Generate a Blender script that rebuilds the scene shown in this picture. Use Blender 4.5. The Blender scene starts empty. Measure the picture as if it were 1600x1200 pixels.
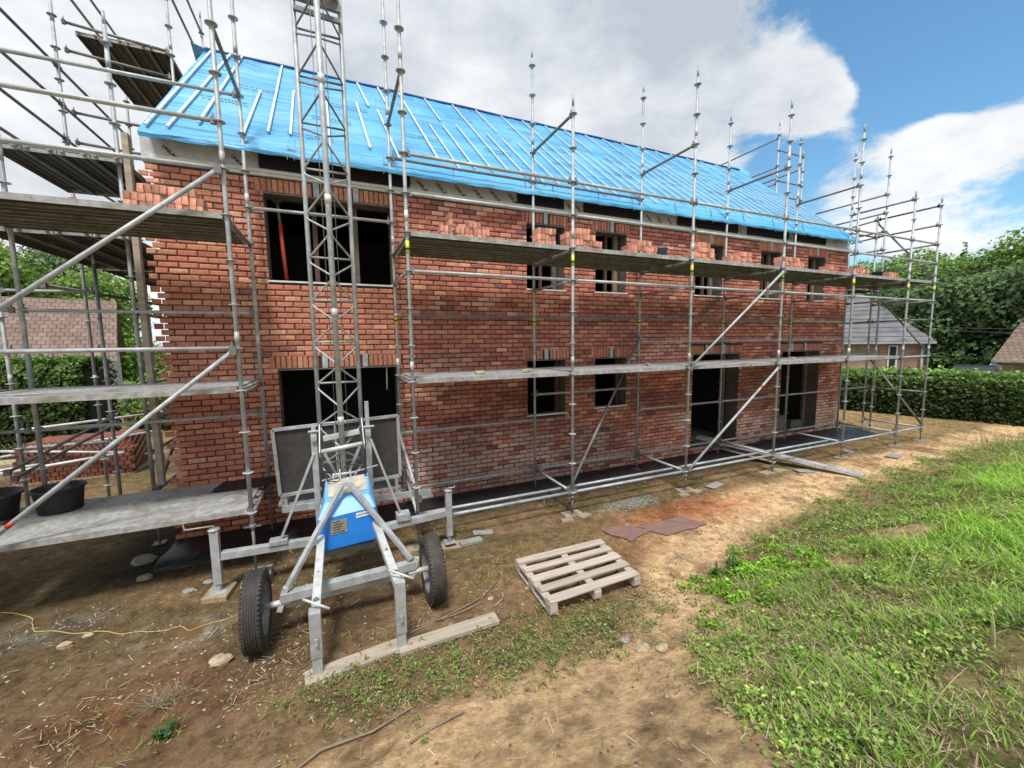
import bpy, math, random
import numpy as np
from mathutils import Vector, Matrix
random.seed(7); RNG = np.random.default_rng(11)
scene = bpy.context.scene
COL = scene.collection
V = Vector
# ------------------------------------------------------------------ helpers
def tag(o, label=None, cat=None, group=None, kind=None):
    if label: o['label'] = label
    if cat: o['category'] = cat
    if group: o['group'] = group
    if kind: o['kind'] = kind
    return o
def empty(name, loc, label, cat, group=None):
    o = bpy.data.objects.new(name, None); COL.objects.link(o); o.location = loc
    o.empty_display_size = 0.1
    bpy.context.view_layer.update()
    return tag(o, label, cat, group)
def frame_from(d):
    d = d.normalized()
    a = V((0, 0, 1)) if abs(d.z) < 0.9 else V((1, 0, 0))
    s = d.cross(a).normalized(); t = s.cross(d).normalized()
    return s, t
class MB:
    def __init__(self):
        self.v = []; self.f = []; self.m = []; self.sm = []; self.c = []
    def add(self, vs, fs, mi=0, smooth=False, col=None):
        b = len(self.v); self.v += [tuple(x) for x in vs]
        for f in fs:
            self.f.append([b + i for i in f]); self.m.append(mi); self.sm.append(smooth); self.c.append(col or (1, 1, 1))
        return self
    def box(self, c, s, mi=0, rz=0, M=None, col=None):
        hx, hy, hz = s[0] / 2, s[1] / 2, s[2] / 2
        vs = [V((x, y, z)) for z in (-hz, hz) for y in (-hy, hy) for x in (-hx, hx)]
        if rz: vs = [Matrix.Rotation(rz, 3, 'Z') @ q for q in vs]
        if M is not None: vs = [M @ q for q in vs]
        c = V(c); vs = [q + c for q in vs]
        return self.add(vs, [(0, 2, 3, 1), (4, 5, 7, 6), (0, 1, 5, 4), (2, 6, 7, 3), (0, 4, 6, 2), (1, 3, 7, 5)], mi, False, col)
    def bar(self, p, q, w, h, mi=0, up=None):
        p = V(p); q = V(q); d = q - p
        s, t = frame_from(d)
        if up is not None:
            s = d.cross(V(up)).normalized(); t = s.cross(d).normalized()
        vs = []
        for e in (p, q):
            for a, b in ((-1, -1), (1, -1), (1, 1), (-1, 1)): vs.append(e + s * (a * w / 2) + t * (b * h / 2))
        return self.add(vs, [(3, 2, 1, 0), (4, 5, 6, 7), (0, 1, 5, 4), (1, 2, 6, 5), (2, 3, 7, 6), (3, 0, 4, 7)], mi)
    def tube(self, p, q, r, n=10, mi=0, r2=None, caps=True):
        p = V(p); q = V(q); s, t = frame_from(q - p); r2 = r if r2 is None else r2
        vs = []
        for e, rr in ((p, r), (q, r2)):
            for i in range(n):
                a = 2 * math.pi * i / n; vs.append(e + s * (math.cos(a) * rr) + t * (math.sin(a) * rr))
        self.add(vs, [(i, (i + 1) % n, n + (i + 1) % n, n + i) for i in range(n)], mi, True)
        if caps:
            b = len(self.v) - 2 * n
            for f in (list(range(n))[::-1], list(range(n, 2 * n))):
                self.f.append([b + i for i in f]); self.m.append(mi); self.sm.append(False); self.c.append((1, 1, 1))
        return self
    def path(self, pts, r, n=7, mi=0):
        pts = [V(p) for p in pts]; vs = []
        for k, p in enumerate(pts):
            d = pts[min(k + 1, len(pts) - 1)] - pts[max(k - 1, 0)]
            s, t = frame_from(d); rr = r[k] if isinstance(r, (list, tuple)) else r
            for i in range(n):
                a = 2 * math.pi * i / n; vs.append(p + s * (math.cos(a) * rr) + t * (math.sin(a) * rr))
        fs = [(k * n + i, k * n + (i + 1) % n, (k + 1) * n + (i + 1) % n, (k + 1) * n + i) for k in range(len(pts) - 1) for i in range(n)]
        return self.add(vs, fs, mi, True)
    def quad(self, a, b, c, d, mi=0): return self.add([a, b, c, d], [(0, 1, 2, 3)], mi)
    def lathe(self, prof, c, axis='Z', n=32, mi=0, smooth=True):
        vs = []
        for r, h in prof:
            for i in range(n):
                a = 2 * math.pi * i / n; x, y = math.cos(a) * r, math.sin(a) * r
                if axis == 'Z': vs.append(V(c) + V((x, y, h)))
                elif axis == 'X': vs.append(V(c) + V((h, x, y)))
        k = len(prof)
        return self.add(vs, [(j * n + i, j * n + (i + 1) % n, (j + 1) * n + (i + 1) % n, (j + 1) * n + i) for j in range(k - 1) for i in range(n)], mi, smooth)
    def build(self, name, mats, parent=None, bevel=0, col=False, auto=None):
        if not isinstance(mats, (list, tuple)): mats = [mats]
        me = bpy.data.meshes.new(name)
        vs = self.v
        if parent is not None:
            off = V((0, 0, 0)); pp0 = parent
            while pp0 is not None: off = off + pp0.location; pp0 = pp0.parent
            vs = [(a - off.x, b - off.y, c - off.z) for a, b, c in vs]
        me.from_pydata(vs, [], self.f); 
        for m in mats: me.materials.append(m)
        me.polygons.foreach_set('material_index', self.m)
        me.polygons.foreach_set('use_smooth', self.sm)
        if col:
            at = me.color_attributes.new('col', 'FLOAT_COLOR', 'CORNER')
            arr = []
            for f, c in zip(self.f, self.c): arr += [c[0], c[1], c[2], 1.0] * len(f)
            at.data.foreach_set('color', arr)
        me.update()
        o = bpy.data.objects.new(name, me); COL.objects.link(o)
        if parent is not None: o.parent = parent
        if bevel:
            b = o.modifiers.new('bevel', 'BEVEL'); b.width = bevel; b.segments = 2; b.limit_method = 'ANGLE'
        return o
def npmesh(name, verts, faces, mat, cols=None, parent=None, smooth=False):
    """verts (N,3), faces (M,k) all same k, cols (N,3) per vertex"""
    me = bpy.data.meshes.new(name); k = faces.shape[1]
    me.vertices.add(len(verts)); me.vertices.foreach_set('co', np.asarray(verts, dtype=np.float32).ravel())
    me.loops.add(faces.size); me.loops.foreach_set('vertex_index', faces.astype(np.int32).ravel())
    me.polygons.add(len(faces)); me.polygons.foreach_set('loop_start', np.arange(0, faces.size, k, dtype=np.int32))
    me.update(calc_edges=True); me.validate()
    me.polygons.foreach_set('use_smooth', np.full(len(me.polygons), smooth, dtype=bool))
    if cols is not None:
        at = me.color_attributes.new('col', 'FLOAT_COLOR', 'POINT')
        c4 = np.ones((len(verts), 4), dtype=np.float32); c4[:, :3] = cols
        at.data.foreach_set('color', c4.ravel())
    me.materials.append(mat)
    o = bpy.data.objects.new(name, me); COL.objects.link(o)
    if parent is not None:
        o.parent = parent; o.matrix_parent_inverse = Matrix.Translation(-parent.location)
    return o
# value noise on a lattice
_lat = RNG.random((256, 256))
def vn(x, y, s):
    x = np.asarray(x) / s + 1000.3; y = np.asarray(y) / s + 1000.7
    i = np.floor(x).astype(int); j = np.floor(y).astype(int); fx = x - i; fy = y - j
    fx = fx * fx * (3 - 2 * fx); fy = fy * fy * (3 - 2 * fy)
    g = lambda a, b: _lat[a % 256, b % 256]
    return (g(i, j) * (1 - fx) + g(i + 1, j) * fx) * (1 - fy) + (g(i, j + 1) * (1 - fx) + g(i + 1, j + 1) * fx) * fy
def fbm(x, y, s, o=4):
    r = 0; a = .5
    for k in range(o):
        r = r + a * vn(np.asarray(x) + 17.1 * k, np.asarray(y) - 9.3 * k, s / 2 ** k); a /= 2
    return r / (1 - .5 ** o)
def sst(a, b, x):
    t = np.clip((np.asarray(x, dtype=float) - a) / (b - a), 0, 1); return t * t * (3 - 2 * t)
# ------------------------------------------------------------------ materials
def mat(name, base, rough=.7, metal=0, var=.25, scale=8., bump=.2, bscale=None, col2=None, attr=False, detail=6, spec=.5, stretch=None, dirt=0, obj_rand=0, bdist=.01):
    m = bpy.data.materials.new(name); m.use_nodes = True; nt = m.node_tree; N = nt.nodes; L = nt.links
    b = N['Principled BSDF']; b.inputs['Roughness'].default_value = rough; b.inputs['Metallic'].default_value = metal
    b.inputs['Specular IOR Level'].default_value = spec
    tc = N.new('ShaderNodeTexCoord'); src = tc.outputs['Object']
    if stretch:
        mp = N.new('ShaderNodeMapping'); mp.inputs['Scale'].default_value = stretch; L.new(src, mp.inputs[0]); src = mp.outputs[0]
    n = N.new('ShaderNodeTexNoise'); n.inputs['Scale'].default_value = scale; n.inputs['Detail'].default_value = detail; n.inputs['Roughness'].default_value = .65
    L.new(src, n.inputs['Vector'])
    r = N.new('ShaderNodeValToRGB'); c2 = col2 or tuple(x * (1 - var) for x in base)
    r.color_ramp.elements[0].position = .3; r.color_ramp.elements[1].position = .7
    r.color_ramp.elements[0].color = (*c2, 1); r.color_ramp.elements[1].color = (*[min(1, x * (1 + var * .4)) for x in base], 1)
    L.new(n.outputs['Fac'], r.inputs[0]); out = r.outputs[0]
    if attr:
        a = N.new('ShaderNodeAttribute'); a.attribute_name = 'col'
        mx = N.new('ShaderNodeMix'); mx.data_type = 'RGBA'; mx.blend_type = 'MULTIPLY'; mx.inputs[0].default_value = 1
        L.new(out, mx.inputs[6]); L.new(a.outputs['Color'], mx.inputs[7]); out = mx.outputs[2]
    if dirt:
        n3 = N.new('ShaderNodeTexNoise'); n3.inputs['Scale'].default_value = scale * .27; n3.inputs['Detail'].default_value = 8
        L.new(tc.outputs['Object'], n3.inputs['Vector'])
        rr = N.new('ShaderNodeValToRGB'); rr.color_ramp.elements[0].position = .48; rr.color_ramp.elements[1].position = .68
        L.new(n3.outputs['Fac'], rr.inputs[0])
        mm = N.new('ShaderNodeMath'); mm.operation = 'MULTIPLY'; mm.inputs[1].default_value = dirt; L.new(rr.outputs[0], mm.inputs[0])
        mx = N.new('ShaderNodeMix'); mx.data_type = 'RGBA'; L.new(mm.outputs[0], mx.inputs[0]); L.new(out, mx.inputs[6]); mx.inputs[7].default_value = (.16, .12, .09, 1); out = mx.outputs[2]
    if obj_rand:
        oi = N.new('ShaderNodeObjectInfo'); hs = N.new('ShaderNodeHueSaturation')
        mr = N.new('ShaderNodeMapRange'); mr.inputs[3].default_value = 1 - obj_rand; mr.inputs[4].default_value = 1 + obj_rand
        L.new(oi.outputs['Random'], mr.inputs[0]); L.new(mr.outputs[0], hs.inputs['Value']); L.new(out, hs.inputs['Color']); out = hs.outputs[0]
    L.new(out, b.inputs['Base Color'])
    if bump:
        n2 = N.new('ShaderNodeTexNoise'); n2.inputs['Scale'].default_value = bscale or scale * 3; n2.inputs['Detail'].default_value = 5
        L.new(src, n2.inputs['Vector'])
        bp = N.new('ShaderNodeBump'); bp.inputs['Strength'].default_value = bump; bp.inputs['Distance'].default_value = bdist
        L.new(n2.outputs['Fac'], bp.inputs['Height']); L.new(bp.outputs[0], b.inputs['Normal'])
    return m
M = {}
M['galv'] = mat('galvanised_steel', (.45, .48, .50), .55, .2, .35, 9, .15, 60, dirt=.32)
M['galv_dark'] = mat('weathered_steel', (.22, .225, .23), .6, .25, .4, 9, .15, 60, dirt=.4)
M['galv_light'] = mat('bright_steel', (.62, .635, .64), .5, .2, .3, 12, .1, 50, dirt=.3)
M['deck'] = mat('deck_steel', (.40, .405, .40), .7, .1, .45, 14, .3, 90, dirt=.6)
M['deck_under'] = mat('deck_underside', (.085, .085, .078), .8, 0, .5, 4, .2, 30, stretch=(1, 6, 6))
M['yellow'] = mat('yellow_tape', (.65, .62, .05), .5, 0, .1)
M['red'] = mat('red_paint', (.5, .07, .04), .5, 0, .2)
M['blacktape'] = mat('black_tape', (.03, .03, .03), .6)
M['brick'] = mat('hand_moulded_brick', (1, 1, 1), .92, 0, .45, 26, .6, 70, attr=True, bdist=.006)
M['loose_brick'] = mat('loose_brick', (.66, .34, .25), .92, 0, .4, 18, .5, 60, col2=(.46, .19, .13), obj_rand=.4, bdist=.006)
M['mortar'] = mat('raw_mortar', (.06, .042, .034), .95, 0, .4, 14, .8, 60)
M['concrete'] = mat('concrete', (.30, .29, .27), .9, 0, .3, 6, .4, 40)
M['block'] = mat('concrete_block', (.15, .125, .105), .9, 0, .35, 7, .5, 40)
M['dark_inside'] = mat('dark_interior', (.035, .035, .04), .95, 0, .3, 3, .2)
M['wood'] = mat('sawn_timber', (.40, .32, .22), .8, 0, .35, 9, .3, 40, stretch=(1, 1, .15))
M['wood_grey'] = mat('weathered_board', (.42, .36, .29), .85, 0, .4, 7, .4, 50, stretch=(.2, 2.5, 2))
M['pallet'] = mat('pallet_wood', (.50, .43, .37), .85, 0, .35, 6, .4, 60, stretch=(.25, 4, 3), obj_rand=.12)
M['pad'] = mat('timber_pad', (.36, .28, .19), .9, 0, .4, 8, .4, 50)
M['post_brown'] = mat('brown_frame', (.11, .065, .05), .8, 0, .3, 8, .2)
M['upright'] = mat('shaded_timber', (.24, .18, .12), .85, 0, .3, 9, .3)
M['white'] = mat('white_membrane', (.75, .74, .72), .6, 0, .15, 8, .2)
M['batten'] = mat('white_batten', (.62, .66, .68), .6, 0, .15, 6, .1)
M['foil'] = mat('foil_insulation', (.60, .615, .65), .45, .1, .3, 5, .5, 14)
M['ink'] = mat('printed_ink', (.01, .03, .09), .6, 0, .3, 30, 0)
M['ink_dark'] = mat('black_print', (.02, .02, .03), .6, 0, .3, 30, 0)
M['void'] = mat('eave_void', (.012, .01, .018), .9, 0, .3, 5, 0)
M['membrane'] = mat('black_membrane', (.02, .023, .028), .42, 0, .4, 3, .8, 5, stretch=(1, 2, 3), bdist=.06)
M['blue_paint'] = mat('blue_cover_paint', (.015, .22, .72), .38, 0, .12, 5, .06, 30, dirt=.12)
M['blue_light'] = mat('light_blue_paint', (.16, .42, .78), .45, 0, .2, 5, .06, 30, dirt=.2)
M['dusty_top'] = mat('dusty_plate', (.52, .47, .38), .85, 0, .4, 9, .4, 40)
M['rubber'] = mat('tyre_rubber', (.045, .043, .042), .8, 0, .5, 14, .3, 50, dirt=.35)
M['rim'] = mat('wheel_rim', (.30, .31, .32), .5, .4, .3)
M['mesh_panel'] = mat('grey_panel', (.055, .05, .047), .9, 0, .35, 12, .4, 120)
M['sticker'] = mat('grey_label', (.28, .27, .24), .6, 0, .4, 22, 0)
M['rust'] = mat('rusty_sheet', (.14, .10, .095), .9, 0, .4, 7, .4, 40, col2=(.27, .14, .105), dirt=.3)
M['slate'] = mat('grey_slab', (.30, .30, .28), .85, 0, .3, 8, .4)
M['stone'] = mat('pale_stone', (.46, .37, .25), .9, 0, .5, 12, .8, 30, obj_rand=.2)
M['clod'] = mat('earth_clod', (.30, .15, .09), .95, 0, .5, 20, .8, 50)
M['twig'] = mat('dry_twig', (.25, .19, .14), .9, 0, .4, 10, .4)
M['cord'] = mat('yellow_cord', (.48, .33, .12), .7, 0, .2)
M['tub'] = mat('black_rubber_tub', (.02, .022, .026), .65, 0, .4, 10, .3, dirt=.25)
M['mortar_dry'] = mat('dry_mortar', (.22, .215, .20), .95, 0, .3, 9, .6)
M['bucket'] = mat('blue_grey_bucket', (.07, .12, .19), .5, 0, .3, 8, .1)
M['alu'] = mat('aluminium', (.66, .67, .68), .5, .45, .3, 12, .15, 60, dirt=.35)
M['leaf'] = mat('leaves', (1, 1, 1), .6, 0, .25, 3, 0, attr=True, spec=.25)
M['grass'] = mat('grass_blades', (1, 1, 1), .65, 0, .2, 3, 0, attr=True, spec=.2)
M['litter'] = mat('dry_litter', (1, 1, 1), .9, 0, .3, 20, 0, attr=True, spec=.1)
M['bark'] = mat('bark', (.13, .10, .075), .95, 0, .4, 10, .6)
M['render_wall'] = mat('cement_wall', (.42, .40, .36), .9, 0, .2, 2, .2)
M['glass'] = mat('dark_glass', (.03, .035, .04), .35, 0, .2, spec=.25)
M['car_paint'] = mat('dark_car_paint', (.05, .055, .065), .3, .3, .1)
M['car_white'] = mat('white_car_paint', (.7, .71, .72), .3, 0, .05)
for k in ('leaf', 'grass'):
    nt = M[k].node_tree; b = nt.nodes['Principled BSDF']
    tr = nt.nodes.new('ShaderNodeBsdfTranslucent'); ms = nt.nodes.new('ShaderNodeMixShader'); ms.inputs[0].default_value = .35
    src = b.inputs['Base Color'].links[0].from_socket; nt.links.new(src, tr.inputs[0])
    nt.links.new(b.outputs[0], ms.inputs[1]); nt.links.new(tr.outputs[0], ms.inputs[2]); nt.links.new(ms.outputs[0], nt.nodes['Material Output'].inputs[0])
def brickmat(name, c1, c2, mortar, scale, bw, bh, ms=.012, rough=.9, bump=.5, off=.5):
    m = bpy.data.materials.new(name); m.use_nodes = True; nt = m.node_tree; N = nt.nodes; L = nt.links
    b = N['Principled BSDF']; b.inputs['Roughness'].default_value = rough
    uv = N.new('ShaderNodeUVMap'); br = N.new('ShaderNodeTexBrick'); br.inputs['Scale'].default_value = scale
    br.inputs['Color1'].default_value = (*c1, 1); br.inputs['Color2'].default_value = (*c2, 1); br.inputs['Mortar'].default_value = (*mortar, 1)
    br.inputs['Brick Width'].default_value = bw; br.inputs['Row Height'].default_value = bh; br.inputs['Mortar Size'].default_value = ms; br.offset = off
    L.new(uv.outputs[0], br.inputs['Vector'])
    n = N.new('ShaderNodeTexNoise'); n.inputs['Scale'].default_value = 1.7; n.inputs['Detail'].default_value = 6; L.new(uv.outputs[0], n.inputs['Vector'])
    mx = N.new('ShaderNodeMix'); mx.data_type = 'RGBA'; mx.blend_type = 'OVERLAY'; mx.inputs[0].default_value = .7
    L.new(br.outputs['Color'], mx.inputs[6]); L.new(n.outputs['Fac'], mx.inputs[7]); L.new(mx.outputs[2], b.inputs['Base Color'])
    bp = N.new('ShaderNodeBump'); bp.inputs['Strength'].default_value = bump; bp.inputs['Distance'].default_value = .02; bp.invert = True
    L.new(br.outputs['Fac'], bp.inputs['Height']); L.new(bp.outputs[0], b.inputs['Normal'])
    return m
M['far_brick'] = brickmat('buff_brick_wall', (.40, .22, .15), (.30, .16, .12), (.33, .28, .23), 1, .23, .085)
M['tile_red'] = brickmat('weathered_clay_tiles', (.19, .125, .10), (.235, .165, .135), (.11, .075, .065), 1, .26, .30, .022)
M['tile_grey'] = brickmat('grey_roof_tiles', (.15, .15, .165), (.175, .175, .19), (.05, .05, .055), 1, 40, .36, .03)
def uvbox(o, along):  # planar UVs in metres: u along given horizontal dir, v = up the surface
    me = o.data; uv = me.uv_layers.new(name='UVMap')
    for p in me.polygons:
        n = p.normal; u = V((-n.y, n.x, 0))
        u = u.normalized() if u.length > .05 else V((1, 0, 0)); v = n.cross(u)
        for li in p.loop_indices:
            co = me.vertices[me.loops[li].vertex_index].co
            uv.data[li].uv = (co.dot(u), co.dot(v))
# blue roof membrane
def roof_mat():
    m = bpy.data.materials.new('blue_roof_membrane'); m.use_nodes = True; nt = m.node_tree; N = nt.nodes; L = nt.links
    b = N['Principled BSDF']; b.inputs['Roughness'].default_value = .42; b.inputs['Specular IOR Level'].default_value = .45
    tc = N.new('ShaderNodeTexCoord')
    def noise(scale, st, det=5):
        mp = N.new('ShaderNodeMapping'); mp.inputs['Scale'].default_value = st; L.new(tc.outputs['Object'], mp.inputs[0])
        n = N.new('ShaderNodeTexNoise'); n.inputs['Scale'].default_value = scale; n.inputs['Detail'].default_value = det; L.new(mp.outputs[0], n.inputs[0]); return n
    def ramp(n, p0, p1, c0, c1):
        r = N.new('ShaderNodeValToRGB'); e = r.color_ramp.elements; e[0].position = p0; e[1].position = p1; e[0].color = (*c0, 1); e[1].color = (*c1, 1)
        L.new(n.outputs['Fac'], r.inputs[0]); return r
    r1 = ramp(noise(1.1, (.5, 1.2, 1.2)), .3, .72, (.065, .36, .68), (.17, .52, .78))
    r2 = ramp(noise(3.2, (.22, 3, 3), 3), .42, .455, (.5, .56, .62), (1, 1, 1))
    r3 = ramp(noise(5.0, (.35, 3.4, 3.4), 2), .36, .385, (.45, .5, .6), (1, 1, 1))
    mx = N.new('ShaderNodeMix'); mx.data_type = 'RGBA'; mx.blend_type = 'MULTIPLY'; mx.inputs[0].default_value = .4
    L.new(r1.outputs[0], mx.inputs[6]); L.new(r2.outputs[0], mx.inputs[7])
    mx2 = N.new('ShaderNodeMix'); mx2.data_type = 'RGBA'; mx2.blend_type = 'MULTIPLY'; mx2.inputs[0].default_value = .35
    L.new(mx.outputs[2], mx2.inputs[6]); L.new(r3.outputs[0], mx2.inputs[7])
    L.new(mx2.outputs[2], b.inputs['Base Color'])
    sp = N.new('ShaderNodeSeparateXYZ'); L.new(tc.outputs['Object'], sp.inputs[0])
    mr = N.new('ShaderNodeMath'); mr.operation = 'MULTIPLY'; mr.inputs[1].default_value = 1 / .83; L.new(sp.outputs['Y'], mr.inputs[0])
    wn = noise(.7, (1, 1, 1), 3); ad = N.new('ShaderNodeMath'); ad.operation = 'MULTIPLY_ADD'; ad.inputs[1].default_value = .05; L.new(wn.outputs['Fac'], ad.inputs[0]); L.new(mr.outputs[0], ad.inputs[2])
    fr = N.new('ShaderNodeMath'); fr.operation = 'FRACT'; L.new(ad.outputs[0], fr.inputs[0])
    lp = N.new('ShaderNodeValToRGB'); e = lp.color_ramp.elements; e[0].position = 0; e[0].color = (.32, .38, .45, 1); e[1].position = .03; e[1].color = (1, 1, 1, 1); e2 = lp.color_ramp.elements.new(.14); e2.color = (.93, .95, .96, 1); e3 = lp.color_ramp.elements.new(.15); e3.color = (.84, .88, .9, 1); L.new(fr.outputs[0], lp.inputs[0])
    mx4 = N.new('ShaderNodeMix'); mx4.data_type = 'RGBA'; mx4.blend_type = 'MULTIPLY'; mx4.inputs[0].default_value = .8; L.new(mx2.outputs[2], mx4.inputs[6]); L.new(lp.outputs[0], mx4.inputs[7]); L.new(mx4.outputs[2], b.inputs['Base Color'])
    nb = noise(2.2, (.3, 2.2, 2.2), 6); bp = N.new('ShaderNodeBump'); bp.inputs['Strength'].default_value = .9; bp.inputs['Distance'].default_value = .14
    L.new(nb.outputs['Fac'], bp.inputs['Height']); L.new(bp.outputs[0], b.inputs['Normal'])
    return m
M['roof'] = roof_mat()
def ground_mat():
    m = bpy.data.materials.new('soil'); m.use_nodes = True; nt = m.node_tree; N = nt.nodes; L = nt.links
    b = N['Principled BSDF']; b.inputs['Roughness'].default_value = .95; b.inputs['Specular IOR Level'].default_value = .15
    tc = N.new('ShaderNodeTexCoord'); a = N.new('ShaderNodeAttribute'); a.attribute_name = 'col'
    n1 = N.new('ShaderNodeTexNoise'); n1.inputs['Scale'].default_value = 9; n1.inputs['Detail'].default_value = 12; n1.inputs['Roughness'].default_value = .75; L.new(tc.outputs['Object'], n1.inputs[0])
    r = N.new('ShaderNodeValToRGB'); e = r.color_ramp.elements; e[0].position = .32; e[1].position = .68; e[0].color = (.42, .40, .38, 1); e[1].color = (1.5, 1.48, 1.4, 1); L.new(n1.outputs['Fac'], r.inputs[0])
    mx = N.new('ShaderNodeMix'); mx.data_type = 'RGBA'; mx.blend_type = 'MULTIPLY'; mx.inputs[0].default_value = 1; L.new(a.outputs[0], mx.inputs[6]); L.new(r.outputs[0], mx.inputs[7])
    v = N.new('ShaderNodeTexVoronoi'); v.inputs['Scale'].default_value = 38; L.new(tc.outputs['Object'], v.inputs[0])
    r2 = N.new('ShaderNodeValToRGB'); e = r2.color_ramp.elements; e[0].position = .08; e[1].position = .2; e[0].color = (1, 1, 1, 1); e[1].color = (0, 0, 0, 1); L.new(v.outputs['Distance'], r2.inputs[0])
    n4 = N.new('ShaderNodeTexNoise'); n4.inputs['Scale'].default_value = 2.2; L.new(tc.outputs['Object'], n4.inputs[0])
    mu = N.new('ShaderNodeMath'); mu.operation = 'MULTIPLY'; L.new(r2.outputs[0], mu.inputs[0]); L.new(n4.outputs['Fac'], mu.inputs[1])
    mx3 = N.new('ShaderNodeMix'); mx3.data_type = 'RGBA'; L.new(mu.outputs[0], mx3.inputs[0]); L.new(mx.outputs[2], mx3.inputs[6]); mx3.inputs[7].default_value = (.36, .30, .22, 1)
    L.new(mx3.outputs[2], b.inputs['Base Color'])
    n2 = N.new('ShaderNodeTexNoise'); n2.inputs['Scale'].default_value = 22; n2.inputs['Detail'].default_value = 8; n2.inputs['Roughness'].default_value = .8; L.new(tc.outputs['Object'], n2.inputs[0])
    bp = N.new('ShaderNodeBump'); bp.inputs['Strength'].default_value = 1; bp.inputs['Distance'].default_value = .07
    L.new(n2.outputs['Fac'], bp.inputs['Height']); L.new(bp.outputs[0], b.inputs['Normal'])
    return m
M['soil'] = ground_mat()
# ------------------------------------------------------------------ camera
CAMP = V((-.9486, -5.6235, 2.52))
yaw, pitch, roll, FPX = .41005, -.10233, -.013606, 628.763
cy, sy, cp, sp = math.cos(yaw), math.sin(yaw), math.cos(pitch), math.sin(pitch)
fw = V((sy * cp, cy * cp, sp)); rt = V((cy, -sy, 0)); up = rt.cross(fw)
cr, sr = math.cos(roll), math.sin(roll)
r2 = cr * rt + sr * up; u2 = -sr * rt + cr * up
cam = bpy.data.cameras.new('camera'); camo = bpy.data.objects.new('camera', cam); COL.objects.link(camo)
cam.sensor_width = 36; cam.lens = FPX / 1600 * 36; cam.clip_start = .05; cam.clip_end = 3000
mw = Matrix((r2, u2, -fw)).transposed().to_4x4(); mw.translation = CAMP; camo.matrix_world = mw
scene.camera = camo
# ------------------------------------------------------------------ light and sky
SUN_EL, SUN_AZ = math.radians(62), math.radians(203)      # azimuth clockwise from +Y
sd = V((math.sin(SUN_AZ) * math.cos(SUN_EL), math.cos(SUN_AZ) * math.cos(SUN_EL), math.sin(SUN_EL)))
sl = bpy.data.lights.new('sun', 'SUN'); sl.energy = 4.1; sl.angle = math.radians(11); sl.color = (1, .96, .89)
so = bpy.data.objects.new('sun', sl); COL.objects.link(so); so.rotation_euler = sd.to_track_quat('Z', 'Y').to_euler(); so.location = (0, -20, 40)
w = bpy.data.worlds.new('World'); scene.world = w; w.use_nodes = True; nt = w.node_tree; N = nt.nodes; L = nt.links
bg = N['Background']; bg.inputs['Strength'].default_value = .1
sky = N.new('ShaderNodeTexSky'); sky.sky_type = 'NISHITA'; sky.sun_disc = False; sky.sun_elevation = SUN_EL; sky.sun_rotation = SUN_AZ
sky.air_density = 1.3; sky.dust_density = .6; sky.ozone_density = 2.5
tc = N.new('ShaderNodeTexCoord')
def math_(op, a, b=None, clamp=False):
    n = N.new('ShaderNodeMath'); n.operation = op; n.use_clamp = clamp
    for i, x in enumerate((a, b)):
        if x is None: continue
        if isinstance(x, (int, float)): n.inputs[i].default_value = x
        else: L.new(x, n.inputs[i])
    return n.outputs[0]
nrm = N.new('ShaderNodeVectorMath'); nrm.operation = 'NORMALIZE'; L.new(tc.outputs['Generated'], nrm.inputs[0])
def blob(d, k, amp):   # soft lobe around a direction
    dn = N.new('ShaderNodeVectorMath'); dn.operation = 'DOT_PRODUCT'; L.new(nrm.outputs[0], dn.inputs[0]); dn.inputs[1].default_value = V(d).normalized()
    e = math_('MULTIPLY', math_('SUBTRACT', dn.outputs['Value'], 1.0), k)
    return math_('MULTIPLY', math_('POWER', 2.718, e), amp)
mp = N.new('ShaderNodeMapping'); mp.inputs['Scale'].default_value = (1, 1, 1.9); L.new(nrm.outputs[0], mp.inputs[0])
cn = N.new('ShaderNodeTexNoise'); cn.inputs['Scale'].default_value = 3.4; cn.inputs['Detail'].default_value = 9; cn.inputs['Roughness'].default_value = .62; cn.inputs['Distortion'].default_value = .25; L.new(mp.outputs[0], cn.inputs[0])
s = cn.outputs['Fac']
terms = [((.86, .30, .44), 26, -.50), ((.80, .40, .44), 60, -.12), ((.93, .2, .36), 30, -.25), ((.86, .37, .285), 300, .12), ((.80, .45, .30), 260, .14), ((.79, .45, .405), 500, 0.62), ((.755, .50, .44), 500, 0.39), ((.88, .35, .305), 700, 0.50), ((.92, .26, .30), 500, 0.50),
         ((.90, .33, .215), 120, .34), ((.84, .42, .25), 200, .12), ((.79, .48, .34), 300, -.16), ((.88, .38, .265), 500, -.12), ((.3, .8, .45), 3, .28), ((.60, .60, .52), 25, .2), ((-.3, .8, .4), 5, .2), ((-.1, -1, .5), 3.2, .6), ((.93, .27, .40), 900, .16), ((.83, .33, .46), 900, .14)]  # lobe behind the camera: unseen cloud added to brighten the facade
for t in terms: s = math_('ADD', s, blob(*t))
cm = N.new('ShaderNodeMapRange'); cm.interpolation_type = 'SMOOTHSTEP'; cm.inputs[1].default_value = .50; cm.inputs[2].default_value = .64; L.new(s, cm.inputs[0])
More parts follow.
